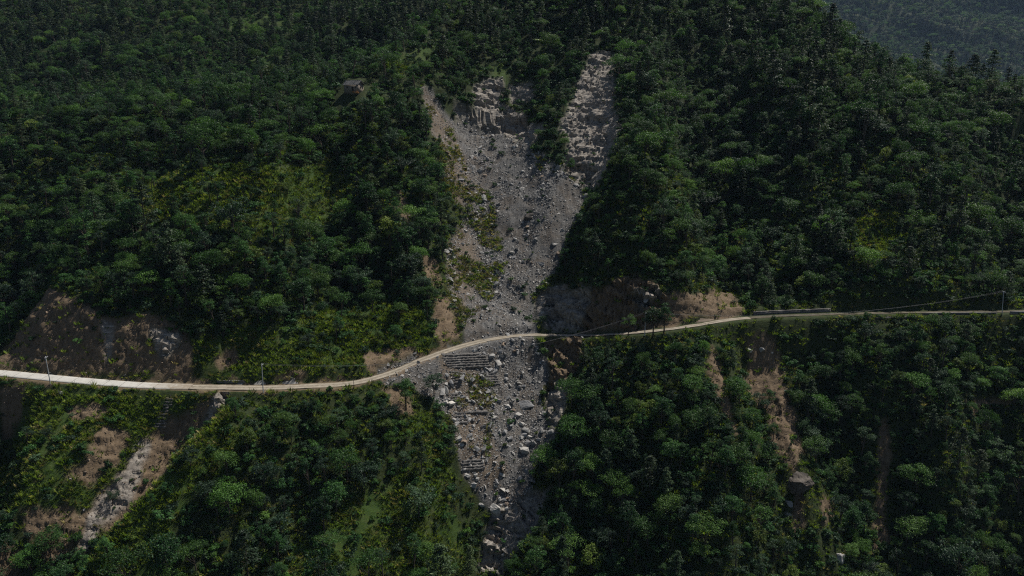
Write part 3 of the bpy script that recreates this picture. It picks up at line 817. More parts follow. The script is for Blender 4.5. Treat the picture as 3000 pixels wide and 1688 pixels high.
# pines keep to the upper slopes
upper = sstep(300, 420, ty) * 0.20 + 0.05
is_pine = rng.random(len(tx)) < upper * (0.6 + 0.9 * (noise2(tx / 60, ty / 60, 601) > 0.45))
kind_i = np.where(is_pine, rng.integers(0, 4, len(tx)), rng.integers(0, 12, len(tx)))
tscale = np.where(is_pine, 0.5 + 0.6 * rng.random(len(tx)), 0.33 + 0.66 * rng.random(len(tx)) ** 1.35)
tscale *= np.where(tgr > 0.5, 0.8, 1.0)
small = fbm2(tx / 30, ty / 30, 3, 611); tscale *= 1 + 0.30 * small
tscale *= np.where(rng.random(len(tx)) < 0.13, 1.45, 1.0) * (1 - 0.75 * np.clip(grid_at(tx, ty, NEARBARE) * 1.6, 0, 0.6))
trz = rng.random(len(tx)) * 6.283
sk = rng.integers(0, 5, len(sx)); sscale = (0.5 + 0.85 * rng.random(len(sx)) ** 1.4) * (1 + 0.35 * (sy > 300)) * np.where((np.abs(sy - np.interp(sx, RXS, RYS)) < 6) & (sx < 65), 0.6, 1.0) * np.where(sba > 0.3, 0.62, 1.0); srz = rng.random(len(sx)) * 6.283
print("plants placed", len(tx), int(is_pine.sum()), len(sx), round(time.time() - T0, 1))

# hand-placed trees that the photo shows standing alone: (pixel of the foot, shape, scale)
LONE = [((1840, 985), 8, .75, "tree with two clumped heads beside the road, near the mast"), ((1913, 985), 0, .95, "tall leafy tree hugging the utility pole at the road edge"), ((1945, 980), 2, .92, "slender tree on the road edge between pole and orange cut"),
        ((1110, 1010), 6, .62, "small leaning tree on grassy bank above the dirt road"), ((1160, 1005), 0, .62, "lone rounded tree on grassy bank above the road bend"), ((1195, 900), 5, .9, "tall slim tree at the bank top beside the slide"),
        ((1190, 1200), 2, .85, "dark tree standing by the gabions below the road bend"), ((1272, 1160), 3, .9, "tree with spreading head touching the gabion terraces"), ((1068, 1440), 3, 1.05, "round-headed tree with bare dark trunk below the bend"),
        ((1018, 1410), 4, .95, "wide tree with thin trunk on the shaded slope below the bend"), ((950, 1560), 5, .95, "tall thin-trunked tree on the lower grassy slope"), ((985, 1500), 0, .9, "leafy tree above the lowest clearing"),
        ((2250, 1190), 0, .55, "round dark tree in the middle of the brown gravel scar"), ((2265, 1290), 0, .55, "dark round tree low on the brown gravel scar"), ((2205, 1260), 1, .75, "dense dark tree at the edge of the gravel scar"),
        ((1640, 1430), 6, 1.25, "yellow-green tree overhanging the boulder gully"), ((1600, 1400), 4, .95, "broad tree at the gully rim below the white boulder"), ((1730, 1680), 6, 1.1, "bright olive tree low in the shaded forest"),
        ((610, 820), 4, 1.0, "flat-topped spreading tree above the big road cut"), ((700, 720), 8, .8, "forked tree on the sunny meadow slope"), ((860, 700), 0, .75, "single tree with straight dark trunk on the sunny meadow"), ((330, 1480), 7, .5, "small pale tree on the bare earth bank"), ((150, 1640), 4, .8, "spreading tree in front of the bare earth bank"), ((95, 1688), 1, .8, "leafy tree at the foot of the bare earth bank"), ((20, 1640), 0, .7, "dark tree beside the bare earth bank"),
        ((1606, 452), 0, .6, "dark tree on the wooded wedge, low on its slide side"), ((1640, 482), 3, .6, "blue-green tree near the lower tip of the wooded wedge"), ((1672, 512), 2, .6, "tree at the very tip of the wooded wedge"), ((1576, 410), 1, .5, "low spreading tree on the wedge edge above the fan"),
        ((1622, 415), 0, .62, "dark tree in the middle of the wooded wedge"), ((1652, 440), 4, .55, "wide tree on the chute side of the wooded wedge"), ((1585, 350), 6, .55, "olive tree on the sunny shoulder of the wedge"), ((1630, 362), 1, .6, "leafy tree on the wedge beside the pale chute"), ((1650, 330), 0, .6, "dark tree high on the wedge by the chute"),
        ((1540, 352), 8, .45, "small tree under the dark cliff"), ((1600, 300), 2, .65, "upright tree above the dark cliff"), ((1660, 290), 3, .65, "rounded tree between cliff and chute top"),
        ((2290, 870), 4, .55, "small tree by the wall end on the inner road edge"), ((2500, 780), 7, .9, "pale tree on the shaded slope above the road wall"), ((2880, 560), 8, 1.1, "pale grey-green tree near the shaded ravine")]
lone_pts = cast([l[0][0] for l in LONE], [l[0][1] for l in LONE], ZF)
keep = np.ones(len(tx), bool)
for q in lone_pts:
    keep &= np.hypot(tx - q[0], ty - q[1]) > 3.5
# keep the hut, the poles and the low walls clear
CLEAR_PX = [(1035, 262, 9), (1890, 978, 2.5), (778, 1146, 4), (172, 1126, 5), (2906, 920, 3), (2320, 925, 5), (1360, 1090, 10), (1390, 1370, 6), (1345, 1180, 6), (470, 1210, 7), (2341, 1450, 6), (1575, 135, 3), (2195, 1040, 6), (2232, 1040, 6)]
cp = cast([c[0] for c in CLEAR_PX], [c[1] for c in CLEAR_PX], ZF)
skeep = np.ones(len(sx), bool)
for q, (_, _, r) in zip(cp, CLEAR_PX):
    dx = tx - q[0]; dy = q[1] - ty          # also the strip in front (towards the camera)
    keep &= ~((np.abs(dx) < r) & (dy > -r) & (dy < r + 9))
    skeep &= ~((np.abs(sx - q[0]) < r * 0.8) & (q[1] - sy > -r * 0.8) & (q[1] - sy < r * 0.8 + 2))
# growth that would stand in the line of sight to the open ground stays low, as the photo shows
for fr in (1.0, 0.6):
    hh = tscale * 9.5 * fr
    qx_, qy_ = pixel_of(tx, ty, tz + hh)
    near = (grid_at(tx, np.minimum(ty + 14, 790), NEARBARE) > 0.15) | (grid_at(tx, np.minimum(ty + 7, 790), NEARBARE) > 0.15)
    ids_ = np.nonzero(near & (ty < 400))[0]
    hit_ = cast(qx_[ids_], qy_[ids_], ZF)
    blk = (grid_at(hit_[:, 0], hit_[:, 1], BARE) > 0.5) & (rng.random(len(ids_)) < 0.85)
    tscale[ids_[blk]] *= 0.45
# low growth only just below the road so that it stays in sight
rz_ = np.interp(tx, RXS, RYS)
near_edge = (ty < rz_) & (ty > rz_ - 24)
lim = 0.30 + 0.70 * sstep(5, 22, rz_ - ty) + 0.35 * (tx > 90)
tscale = np.where(near_edge, np.minimum(tscale, lim), tscale)
tx, ty, tz, tpx, tpy, tgr, is_pine, kind_i, tscale, trz = (a[keep] for a in (tx, ty, tz, tpx, tpy, tgr, is_pine, kind_i, tscale, trz))
sx, sy, sz, spx, spy, sgr, sba, sk, sscale, srz = (a[skeep] for a in (sx, sy, sz, spx, spy, sgr, sba, sk, sscale, srz))

def place_region(px, py):
    if py < 330: return "high on the upper slope" if px < 1250 else ("by the head of the slide" if px < 1850 else "on the upper slope near the crest")
    road = np.interp(px, [r[0] for r in ROAD], [r[1] for r in ROAD])
    if py < road:
        if px < 650: return "above the big brown road cut"
        if px < 1000: return "on the sunny meadow slope above the road"
        if px < 1420: return "on the bank beside the slide"
        if px < 1720: return "at the edge of the slide channel"
        if px < 2080: return "on the spur between slide and ravine"
        if px < 2550: return "in the shaded ravine above the road"
        return "on the slope above the far road end"
    if px < 450: return "on the dry bank below the concrete road"
    if px < 800: return "beside the earth gully below the concrete road"
    if px < 1150: return "on the slope below the dirt road bend"
    if px < 1480: return "beside the boulder gully below the bend"
    if px < 1800: return "on the shaded bank of the boulder gully"
    if px < 2200: return "in the dense wood below the road"
    if px < 2480: return "by the brown gravel scar"
    return "in the dark wood below the far road"

def individuals(kind, name, cat, X, Yv, Zv, K, S, R, n, hgt, group):
    ok, px, py = in_view(X, Yv, Zv, hgt, -1.0)
    ok &= (px > 15) & (px < 2985) & (py > 20) & (py < 1700)
    size = S * np.array([PLANTS[kind][k][4] for k in K]) / np.hypot(Yv, Zv - CAM_Z)
    order = np.argsort(-np.where(ok, size, 0))[:n]
    order = order[ok[order]]
    taken = np.zeros(len(X), bool); taken[order] = True
    cells = {}
    for i in order:
        cells.setdefault(place_region(px[i], py[i]), []).append(i)
    for reg, ids in cells.items():
        qx = np.quantile([px[i] for i in ids], [.2, .4, .6, .8]); qy = np.quantile([py[i] for i in ids], [.2, .4, .6, .8])
        for i in ids:
            tint = PLANTS[kind][K[i]][3]
            hm = S[i] * PLANTS[kind][K[i]][4]
            big = ("tall" if hm > 9 else "medium" if hm > 6.5 else "small") if kind != "shrub" else ("large" if S[i] > 1.05 else "low")
            spot = ["top", "upper", "mid", "lower", "bottom"][int(np.searchsorted(qy, py[i]))] + " " + ["far-left", "left", "middle", "right", "far-right"][int(np.searchsorted(qx, px[i]))]
            lab = f"{big} {tint} {cat}, {spot} {reg}"
            e = add_obj(name, None, label=lab, cat=cat, group=f"{group} {reg}")
            e.location = (X[i], Yv[i], Zv[i]); e.rotation_euler = (0, 0, R[i]); e.scale = (S[i],) * 3
            crown, trunk = CM[kind][K[i]]
            add_obj("crown" if kind != "shrub" else "foliage", crown, e)
            add_obj("trunk" if kind != "shrub" else "stems", trunk, e)
    return taken

for (pp, k, s, lab), q in zip(LONE, lone_pts):
    e = add_obj("broadleaf_tree", None, label=lab, cat="tree", group="single trees by the road and slide")
    e.location = q; e.rotation_euler = (0, 0, rng.random() * 6.28); e.scale = (s,) * 3
    add_obj("crown", CM["broadleaf"][k][0], e); add_obj("trunk", CM["broadleaf"][k][1], e)
b = ~is_pine
tk = np.zeros(len(tx), bool)
tk[np.nonzero(b)[0][individuals("broadleaf", "broadleaf_tree", "tree", tx[b], ty[b], tz[b], kind_i[b], tscale[b], trz[b], 270, 8, "broadleaf trees")]] = True
tk[np.nonzero(is_pine)[0][individuals("pine", "pine_tree", "pine tree", tx[is_pine], ty[is_pine], tz[is_pine], kind_i[is_pine], tscale[is_pine], trz[is_pine], 290, 9, "pine trees")]] = True
sb = individuals("shrub", "shrub", "shrub", sx, sy, sz, sk, sscale, srz, 290, 1.2, "shrubs")
print("individual plants", round(time.time() - T0, 1))

# the rest of the forest, far wood included
ffx, ffy = jittered(650, 3400, 1780, 3000, 11.0)
ffz = far_height(ffx, ffy)
pxx, pyy = pixel_of(ffx, ffy, ffz)
k = (pxx > 2250) & (pxx < 3150) & (pyy > -120) & (pyy < 420) & (rng.random(len(ffx)) < 0.92)
ffx, ffy, ffz = ffx[k], ffy[k], ffz[k]
nf = len(ffx)
r_ = ~tk & ~is_pine
AX = np.concatenate([tx[r_], ffx]); AY = np.concatenate([ty[r_], ffy]); AZ = np.concatenate([tz[r_], ffz])
AS = np.concatenate([tscale[r_], 1.3 + 1.2 * rng.random(nf)]); AK = np.concatenate([kind_i[r_], rng.integers(0, 12, nf)])
def tri(s): return np.stack([s, s, s], 1)
def upright(n, tilt=0.08): return np.column_stack([rng.normal(size=n) * tilt, rng.normal(size=n) * tilt, rng.random(n) * 6.283])
scatter("broadleaf_forest", PROTO["broadleaf"], np.stack([AX, AY, AZ], 1), upright(len(AX)), tri(AS) * (0.75 + 0.5 * rng.random((len(AX), 3))), AK, "dense mixed broadleaf forest covering the whole hillside", "forest")
r_ = ~tk & is_pine
scatter("pine_forest", PROTO["pine"], np.stack([tx[r_], ty[r_], tz[r_]], 1), upright(r_.sum(), .05), tri(tscale[r_]), kind_i[r_], "grey-green pine wood on the upper slopes", "forest")
r_ = ~sb
scatter("undergrowth", PROTO["shrub"], np.stack([sx[r_], sy[r_], sz[r_]], 1), upright(r_.sum(), .2), tri(sscale[r_]) * (0.8 + 0.4 * rng.random((r_.sum(), 3))), sk[r_], "low shrubs and bushes filling gaps between the trees", "undergrowth")
# grass tufts
gx_, gy_ = jittered(-190, 190, 100, 330, 0.62)
k = np.abs(gx_ / gy_) < 0.85; gx_, gy_ = gx_[k], gy_[k]
gz_ = grid_at(gx_, gy_, ZF); ok, _, _ = in_view(gx_, gy_, gz_, 0.6, 0.3)
gx_, gy_, gz_ = gx_[ok], gy_[ok], gz_[ok]
gg = grid_at(gx_, gy_, GRASS); tt = grid_at(gx_, gy_, TUFTY); bb = grid_at(gx_, gy_, BARE); td_ = gy_ - np.interp(gx_, RXS, RYS)
patch = fbm2(gx_ / 5, gy_ / 5, 3, 701)
p = 0.78 * gg * (patch > -0.4) + 0.75 * tt * (patch > -0.08) + 0.28 * (1 - bb) * (1 - gg) * (gy_ < 290) + 0.06 * grid_at(gx_, gy_, SOIL)
k = (rng.random(len(gx_)) < p) & (np.abs(td_) > 2.9)
gx_, gy_, gz_, tt, gg, patch = (a[k] for a in (gx_, gy_, gz_, tt, gg, patch))
dry = rng.random(len(gx_)) < 0.05 + 0.5 * tt + 0.15 * (fbm2(gx_ / 20, gy_ / 20, 2, 711) > 0.1)
gi = np.where(dry, rng.integers(3, 5, len(gx_)), rng.integers(0, 3, len(gx_)))
scatter("grass", PROTO["grass"], np.stack([gx_, gy_, gz_], 1), upright(len(gx_), .2), tri(0.6 + 0.9 * rng.random(len(gx_)) ** 1.5), gi, "tall green and straw-coloured grass on the open slopes", "grass")
print("stuff plants", len(AX), len(gx_), round(time.time() - T0, 1))

# ------------------------------------------------------------------ stones of the slide
cx_, cy_ = jittered(-165, 150, 110, 380, 0.47)
k = np.abs(cx_ / cy_) < 0.9; cx_, cy_ = cx_[k], cy_[k]
cz_ = grid_at(cx_, cy_, ZF); ok, cpx, cpy = in_view(cx_, cy_, cz_, 0.4, 0.4)
cx_, cy_, cz_, cpx, cpy = (a[ok] for a in (cx_, cy_, cz_, cpx, cpy))
ss = grid_at(cx_, cy_, SCREE); so = grid_at(cx_, cy_, SOIL); rk = grid_at(cx_, cy_, ROCK)
coarse = 0.45 + 1.5 * fbm2(cx_ / 7, cy_ / 11, 3, 801) + 0.35 * sstep(900, 1200, cpy)
p = ss * (0.18 + 0.66 * np.clip(coarse, 0, 1)) + so * 0.26 * (1 - ss) + rk * 0.05
tdc = cy_ - np.interp(cx_, RXS, RYS)
k = (rng.random(len(cx_)) < p * np.where(np.abs(tdc) < 2.7, 0.12 * (np.abs(tdc) > 1.0), 1))
cx_, cy_, cz_, ss, so, coarse, cpx, cpy = (a[k] for a in (cx_, cy_, cz_, ss, so, coarse, cpx, cpy))
u = rng.random(len(cx_))
cs_ = 0.26 + 0.42 * u + np.where(u > 0.84, 0.7 * (u - 0.90) / 0.1, 0) * np.clip(coarse + 0.3, 0.2, 1.2) + np.where(u > 0.985, 0.75 * rng.random(len(u)), 0) * np.clip(coarse + .2, 0.1, 1.1)
cs_ = np.where(so > 0.5, np.minimum(cs_ * 0.62, 0.6), cs_)
ci_ = np.where(so > 0.5, rng.integers(12, 16, len(cx_)), rng.integers(0, 13, len(cx_)))
order = np.argsort(-np.where((ss > 0.4), cs_ / cy_, 0))[:240]
big = np.zeros(len(cx_), bool); big[order] = True
rs_ = rng.normal(size=(len(cx_), 3)) * np.array([0.45, 0.45, 3.0]) + np.array([0.55, 0, 0])
r_ = ~big
scatter("rubble", PROTO["stone"], np.stack([cx_, cy_, cz_], 1)[r_], rs_[r_], tri(cs_[r_]) * (0.8 + 0.5 * rng.random((r_.sum(), 3))), ci_[r_], "loose grey stones and gravel spread over the slide", "rubble")
def slide_part(px, py):
    if py < 480: return "under the cliff at the slide head"
    if py < 640: return "on the upper fan of the slide"
    if py < 800: return "on the middle of the slide"
    if py < 985: return "on the slide just above the road"
    if py < 1130: return "on the slope under the road crossing"
    if py < 1300: return "in the boulder field below the road"
    return "in the low end of the boulder gully"
parts_ = {}
for i in order: parts_.setdefault(slide_part(cpx[i], cpy[i]), []).append(i)
quart = {k: (np.quantile(cpx[v], [.25, .5, .75]), np.quantile(cpy[v], [.33, .67])) for k, v in parts_.items()}
for i in order:
    sp_ = slide_part(cpx[i], cpy[i]); qx, qy = quart[sp_]
    spot = ["far left", "left", "right", "far right"][int(np.searchsorted(qx, cpx[i]))] + " " + ["upper", "mid", "lower"][int(np.searchsorted(qy, cpy[i]))]
    tone = "pale" if ci_[i] % 4 == 2 and ci_[i] < 12 else "brown" if ci_[i] >= 12 else "grey"
    o = add_obj("boulder", STONES[ci_[i]], label=f"{'large' if cs_[i] > 1.2 else 'medium' if cs_[i] > .9 else 'small'} {tone} angular boulder, {spot}, {sp_}", cat="boulder", group="boulders " + sp_)
    o.location = (cx_[i], cy_[i], cz_[i] + 0.1 * cs_[i]); o.rotation_euler = rs_[i]; o.scale = tri(np.array([cs_[i] * 1.15]))[0]

def big_boulder(sx_, sy_, sz_, mat, seed):
    g = np.random.default_rng(seed)
    bm = bmesh.new()
    n = 18
    p = g.normal(size=(n, 3)); p /= np.linalg.norm(p, axis=1, keepdims=True)
    p = np.sign(p) * np.abs(p) ** 0.85 * (0.85 + 0.15 * g.random((n, 1)))
    for q in p: bm.verts.new(q)
    r = bmesh.ops.convex_hull(bm, input=bm.verts)
    bmesh.ops.delete(bm, geom=[e for e in r["geom_interior"] if isinstance(e, bmesh.types.BMVert)], context='VERTS')
    bmesh.ops.subdivide_edges(bm, edges=bm.edges[:], cuts=4, use_grid_fill=True)
    bmesh.ops.triangulate(bm, faces=bm.faces[:])
    V = np.array([v.co for v in bm.verts])
    d = 0.07 * fbm2(V[:, 0] * 3 + seed, V[:, 1] * 3 + V[:, 2] * 2, 3, seed)
    cv, cg = cells3(V * np.array([1.6, 1.6, 2.4]) + seed, seed)
    d = d + 0.09 * (cv - 0.5) - 0.05 * (cg < 0.08)
    V = (V * (1 + d[:, None])) * np.array([sx_, sy_, sz_])
    for v, c in zip(bm.verts, V): v.co = c
    me = bpy.data.meshes.new("boulder"); bm.to_mesh(me); bm.free(); me.materials.append(mat)
    return me
# (pixel of the middle, width m, depth m, height m, tilt, stone, label)
BIG = [((1552, 640), 5.4, 3.8, 4.6, 0.5, M_STONE_SHADE, "largest boulder of the upper fan with dark overhanging front"), ((1512, 702), 2.8, 1.3, .9, .6, M_STONE_PALE, "long pale slab lying slanted on the mid slide"),
       ((1538, 690), 1.7, 1.2, .9, .3, M_STONE_PALE, "pale block just above the long slanted slab"), ((1626, 718), 3.4, 1.8, 1.2, .1, M_STONE_PALE, "flat-topped pale boulder at the channel rim"), ((1584, 774), 4.0, 3.0, 2.8, .2, M_STONE, "big grey boulder jammed in the slide channel"),
       ((1645, 748), 4.6, 3.0, 2.6, .5, M_STONE_BROWN, "brownish outcrop block above the jammed boulder"), ((1353, 714), 2.4, 1.4, 1.2, .4, M_STONE_PALE, "tilted block near the grassy western slide edge"), ((1340, 924), 2.2, 1.8, 2.0, .1, M_STONE_BROWN, "brown boulder low on the western slide edge"),
       ((1602, 832), 2.6, 1.8, 1.6, .3, M_STONE, "grey boulder in the shaded channel above the road"), ((1588, 917), 2.2, 1.6, 1.8, .1, M_STONE, "shaded block at the foot of the rock wall"), ((1532, 502), 2.4, 1.6, .9, .2, M_STONE_PALE, "pale flat boulder on the upper slide fan"),
       ((1500, 540), 2.0, 1.3, 1.0, .3, M_STONE, "dark boulder left of the upper fan bushes"), ((1580, 548), 2.0, 1.3, 1.0, .2, M_STONE_PALE, "pale angular block on the upper fan near its rim"), ((1690, 545), 4.2, 2.4, 2.0, .3, M_STONE, "dark rock at the tip of the scree under the channel"), ((1655, 520), 3.0, 2.0, 1.6, .3, M_STONE, "dark angular block on the scree rim"),
       ((1578, 1036), 2.4, 1.3, 1.1, .5, M_STONE_PALE, "long pale block just under the road crossing"), ((1597, 1024), 1.9, 1.4, 1.2, .2, M_STONE_PALE, "rounded pale block beside the long one under the road"), ((1563, 1010), 1.4, .9, .9, .2, M_STONE_PALE, "small pale block tight below the road edge"), ((1590, 1060), 1.9, 1.3, .9, .2, M_STONE_PALE, "pale slab at the ravine side below the road"),
       ((1543, 1190), 5.6, 3.4, 3.2, .1, M_STONE, "huge rounded grey boulder in the lower boulder field"), ((1487, 1193), 2.8, 2.0, 1.6, .2, M_STONE, "grey boulder left of the huge rounded one"), ((1505, 1203), 1.6, 1.2, 1.0, .3, M_STONE_BROWN, "brown block between two grey boulders"),
       ((1536, 1322), 4.4, 3.0, 2.8, .4, M_STONE_PALE, "bright white boulder dominating the lower gully"), ((1566, 1345), 2.8, 2.4, 2.6, .2, M_STONE, "dark round boulder leaning on the white one"), ((1527, 1283), 2.6, 1.6, 1.5, .4, M_STONE, "tilted grey boulder above the white one"), ((1618, 1270), 2.0, 1.6, 1.8, .2, M_STONE, "square block against the brown gully bank"), ((1485, 1308), 1.2, .9, 1.4, .2, M_STONE, "upright oval stone beside the white boulder"),
       ((1451, 1498), 3.8, 3.2, 5.4, .1, M_STONE, "tall pointed grey boulder at the gully lip"), ((1484, 1494), 1.5, 1.2, 1.8, .1, M_STONE, "stone standing next to the pointed boulder"), ((1388, 1426), 3.0, 2.2, 2.2, .3, M_STONE_PALE, "broad pale boulder on the western gully edge"), ((1368, 1394), 2.2, 1.4, 1.2, .4, M_STONE_PALE, "pale block at the forest edge of the lower gully"), ((1392, 1392), 1.9, 1.3, 1.2, .2, M_STONE_PALE, "pale block beside the broken gabion"),
       ((1452, 1426), 1.4, .9, 1.3, .1, M_STONE_PALE, "small white stone among grass in the lower gully"), ((1522, 1403), 2.0, 1.4, 1.4, .2, M_STONE_PALE, "pale block below the white boulder's shadow"), ((1412, 1480), 2.6, 1.6, 1.2, .2, M_STONE_PALE, "flat pale slab left of the pointed boulder"),
       ((2341, 1425), 9.6, 6.5, 7.4, .35, M_STONE_SHADE, "giant dark boulder at the foot of the gravel scar"), ((2195, 1028), 2.4, 1.6, 2.2, .3, M_STONE_PALE, "white block at the top of the gravel scar"), ((2234, 1026), 2.2, 1.5, 1.8, .5, M_STONE_PALE, "pointed white block at the gravel scar top"), ((2262, 1034), 1.1, .8, 1.1, .2, M_STONE_PALE, "small white stone beside the gravel scar gully"),
       ((2312, 1478), 2.8, 1.8, 2.2, .6, M_STONE_PALE, "pale slanted rock below the giant boulder"), ((2308, 1512), 2.4, 1.6, 2.4, .6, M_STONE, "grey slab on the slope under the giant boulder"), ((2460, 1640), 4.4, 3.0, 3.4, .4, M_STONE, "grey rock face low in the forest"), ((2545, 1662), 3.2, 2.2, 3.2, .5, M_STONE, "grey leaning rock at the bottom of the forest gap"), ((2403, 1350), 1.4, 1.0, 1.4, .4, M_STONE, "blue-grey stone above the giant boulder"),
       ((180, 1152), 2.4, 1.0, .9, .6, M_STONE_PALE, "tilted slab below the concrete road by the pole"), ((1392, 1028), 1.8, 1.2, 1.3, .2, M_STONE, "dark rock at the dirt road's outer edge"), ((1400, 1040), 2.6, 1.4, 1.2, .3, M_STONE_PALE, "pale slab on the shoulder above the gabions"), ((1475, 1010), 2.0, 1.6, 1.6, .2, M_STONE_BROWN, "brown boulder on the scree under the road"), ((1388, 995), 1.6, 1.1, 1.3, .4, M_STONE_PALE, "pale slanted block on the inner road edge")]
bp = cast([b_[0][0] for b_ in BIG], [b_[0][1] for b_ in BIG], ZF)
for i, ((pp, a, d, h, tl, mt, lab), q) in enumerate(zip(BIG, bp)):
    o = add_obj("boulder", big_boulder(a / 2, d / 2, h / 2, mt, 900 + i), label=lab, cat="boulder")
    o.location = (q[0], q[1] + d * 0.12, q[2] + h * 0.02); o.rotation_euler = (0.5 if mt is M_STONE_SHADE else 0.25, tl * 0.8, rng.normal() * 0.25)
print("stones", len(cx_), round(time.time() - T0, 1))

# ------------------------------------------------------------------ things along the road
def box(L, D, H, cx=0, cy=0, cz=0, nx=1):
    xs = np.linspace(-L / 2, L / 2, nx + 1)
    V = []
    for x in xs:
        V += [(x + cx, -D / 2 + cy, -H / 2 + cz), (x + cx, D / 2 + cy, -H / 2 + cz), (x + cx, D / 2 + cy, H / 2 + cz), (x + cx, -D / 2 + cy, H / 2 + cz)]
    F = []
    for k in range(nx):
        a, b = 4 * k, 4 * k + 4
        F += [(a, b, b + 3, a + 3), (a + 1, a + 2, b + 2, b + 1), (a, a + 1, b + 1, b), (a + 3, b + 3, b + 2, a + 2)]
    F += [(0, 3, 2, 1), (4 * nx, 4 * nx + 1, 4 * nx + 2, 4 * nx + 3)]
    return np.array(V, float), np.array(F)

def road_point(px, t):
    """a spot t metres to the hill side (+) or valley side (-) of the road centreline, at the bearing px"""
    x = np.interp(px, [r[0] for r in ROAD], [on_ray(*r)[0] for r in ROAD])
    i = int(np.clip(np.searchsorted(RXS, x), 1, len(RXS) - 1))
    c = road_c[i]; d = road_c[i] - road_c[i - 1]; d = d[:2] / np.linalg.norm(d[:2])
    return np.array([c[0] - d[1] * t, c[1] + d[0] * t, c[2]])

def roadside_wall(label, pa, pb, t, h, thick, mat, coping=True, down=0.5):
    n = max(2, int((pb - pa) / 12))
    C = np.array([road_point(p, t) for p in np.linspace(pa, pb, n + 1)])
    root = add_obj("roadside_wall", None, label=label, cat="wall"); root.location = C[0]
    C = C - C[0]
    d = np.gradient(C[:, :2], axis=0); d /= np.linalg.norm(d, axis=1, keepdims=True); nr = np.stack([-d[:, 1], d[:, 0]], 1)
    def strip(name, w, z0, z1, m, jit):
        V = []
        for i in range(n + 1):
            j = jit * rng.normal(size=4)
            V += [(*(C[i, :2] - nr[i] * w / 2), C[i, 2] + z0), (*(C[i, :2] + nr[i] * w / 2), C[i, 2] + z0), (*(C[i, :2] + nr[i] * w / 2), C[i, 2] + z1 + j[2]), (*(C[i, :2] - nr[i] * w / 2), C[i, 2] + z1 + j[3])]
        _, F = box(1, 1, 1, nx=n)
        add_obj(name, new_mesh(name, V, F, False, [m]), root)
    strip("masonry", thick, -down, h, mat, 0.04)
    if coping: strip("coping", thick + 0.12, h + 0.003, h + 0.14, mat, 0.03)
    return root
roadside_wall("low curved concrete wall beside the concrete road's end", 618, 708, 3.1, 0.75, 0.4, M_CONC_OLD)
roadside_wall("long grey retaining wall along the shaded ravine road", 2212, 2438, 2.6, 0.95, 0.4, M_GABION)
roadside_wall("stone footing wall below the road by the shaded ravine", 2540, 2668, -3.4, -0.4, 0.6, M_GABION, True, 2.2)
roadside_wall("thin stone parapet running along the far shaded road", 2680, 2895, -2.4, 0.45, 0.4, M_GABION, True)
roadside_wall("short pale parapet wall past the far utility pole", 2932, 2990, -2.4, 0.7, 0.4, M_CONC_OLD, True)

def gravel_heap(label, px, t, w, d, h, seed):
    g = np.linspace(-1, 1, 15); A, B = np.meshgrid(g, g)
    r = np.hypot(A, B) * (1 + 0.25 * fbm2(A * 2 + seed, B * 2, 3, seed))
    zz = h * np.clip(1 - r, 0, 1) ** 0.8 * (0.85 + 0.5 * fbm2(A * 3 + seed, B * 3, 3, seed + 5)) - 0.25
    V = np.stack([A * w / 2, B * d / 2, zz], -1).reshape(-1, 3)
    k = np.arange(225).reshape(15, 15)
    o = add_obj("gravel_heap", new_mesh("gravel_heap", V, np.stack([k[:-1, :-1], k[:-1, 1:], k[1:, 1:], k[1:, :-1]], -1).reshape(-1, 4), False, [M_HEAP]), label=label, cat="gravel heap")
    o.location = road_point(px, t)
M_HEAP = concrete_material("heaped_gravel", (0.13, 0.12, 0.105), (0.24, 0.225, 0.20), (0.34, 0.32, 0.29))
gravel_heap("low grey gravel heap on the hill side of the road, behind the pole", 748, 3.9, 8.0, 3.4, 1.9, 3)
gravel_heap("grey gravel heap nearer the bend, partly in shadow", 832, 3.9, 8.5, 3.6, 2.1, 8)
gravel_heap("small gravel heap beside the low concrete wall", 690, 2.9, 3.0, 1.6, 0.8, 12)
M_HEAP = concrete_material("spilled_earth", (0.07, 0.052, 0.036), (0.14, 0.105, 0.072), (0.21, 0.165, 0.12))
gravel_heap("brown earth spill at the foot of the orange cut", 2060, 3.9, 14.0, 4.0, 1.7, 17)

def metal_mat():
    t = NT("galvanised_steel"); return t.done(t.bsdf((0.35, 0.36, 0.37), 0.5, 0.5))
M_METAL = metal_mat()
def utility_pole(label, px, py, t, H, lean, arm):
    q = cast([px], [py], ZF)[0] if t is None else road_point(px, t)
    root = add_obj("utility_pole", None, label=label, cat="utility pole", group="utility poles along the road")
    root.location = q; root.rotation_euler = (0, lean, 0)
    zs = np.linspace(-0.8, H, 7)
    V, F = tube(np.stack([np.zeros(7), np.zeros(7), zs], 1), np.linspace(0.15, 0.08, 7), 10)
    V = np.vstack([V, [[0, 0, H]]]); k = np.arange(60, 70)
    add_obj("shaft", new_mesh("pole_shaft", V, [F, np.stack([k, np.roll(k, -1), np.full(10, 70)], 1)], True, [M_POLE]), root)
    V, F = box(0.10, arm, 0.10, 0.16, 0, H - 0.3)
    ca = add_obj("crossarm", new_mesh("crossarm", V[:, [1, 0, 2]] if False else V, F, False, [M_METAL]), root)
    tips = []
    for a in np.linspace(-arm / 2 + 0.08, arm / 2 - 0.08, 4):
        V, F = tube([[0.16, a, H - 0.25], [0.16, a, H - 0.16], [0.16, a, H - 0.08]], [0.05, 0.07, 0.03], 8)
        add_obj("insulator", new_mesh("insulator", V, F, True, [M_POLE]), ca)
        c, s_ = math.cos(lean), math.sin(lean)
        tips.append(np.array([q[0] + 0.16 * c + (H - 0.08) * s_, q[1] + a, q[2] + (H - 0.08) * c]))
    return tips
tipA = utility_pole("grey concrete pole in front of the gravel heaps", 779, 1145, -3.0, 8.0, 0.03, 1.5)
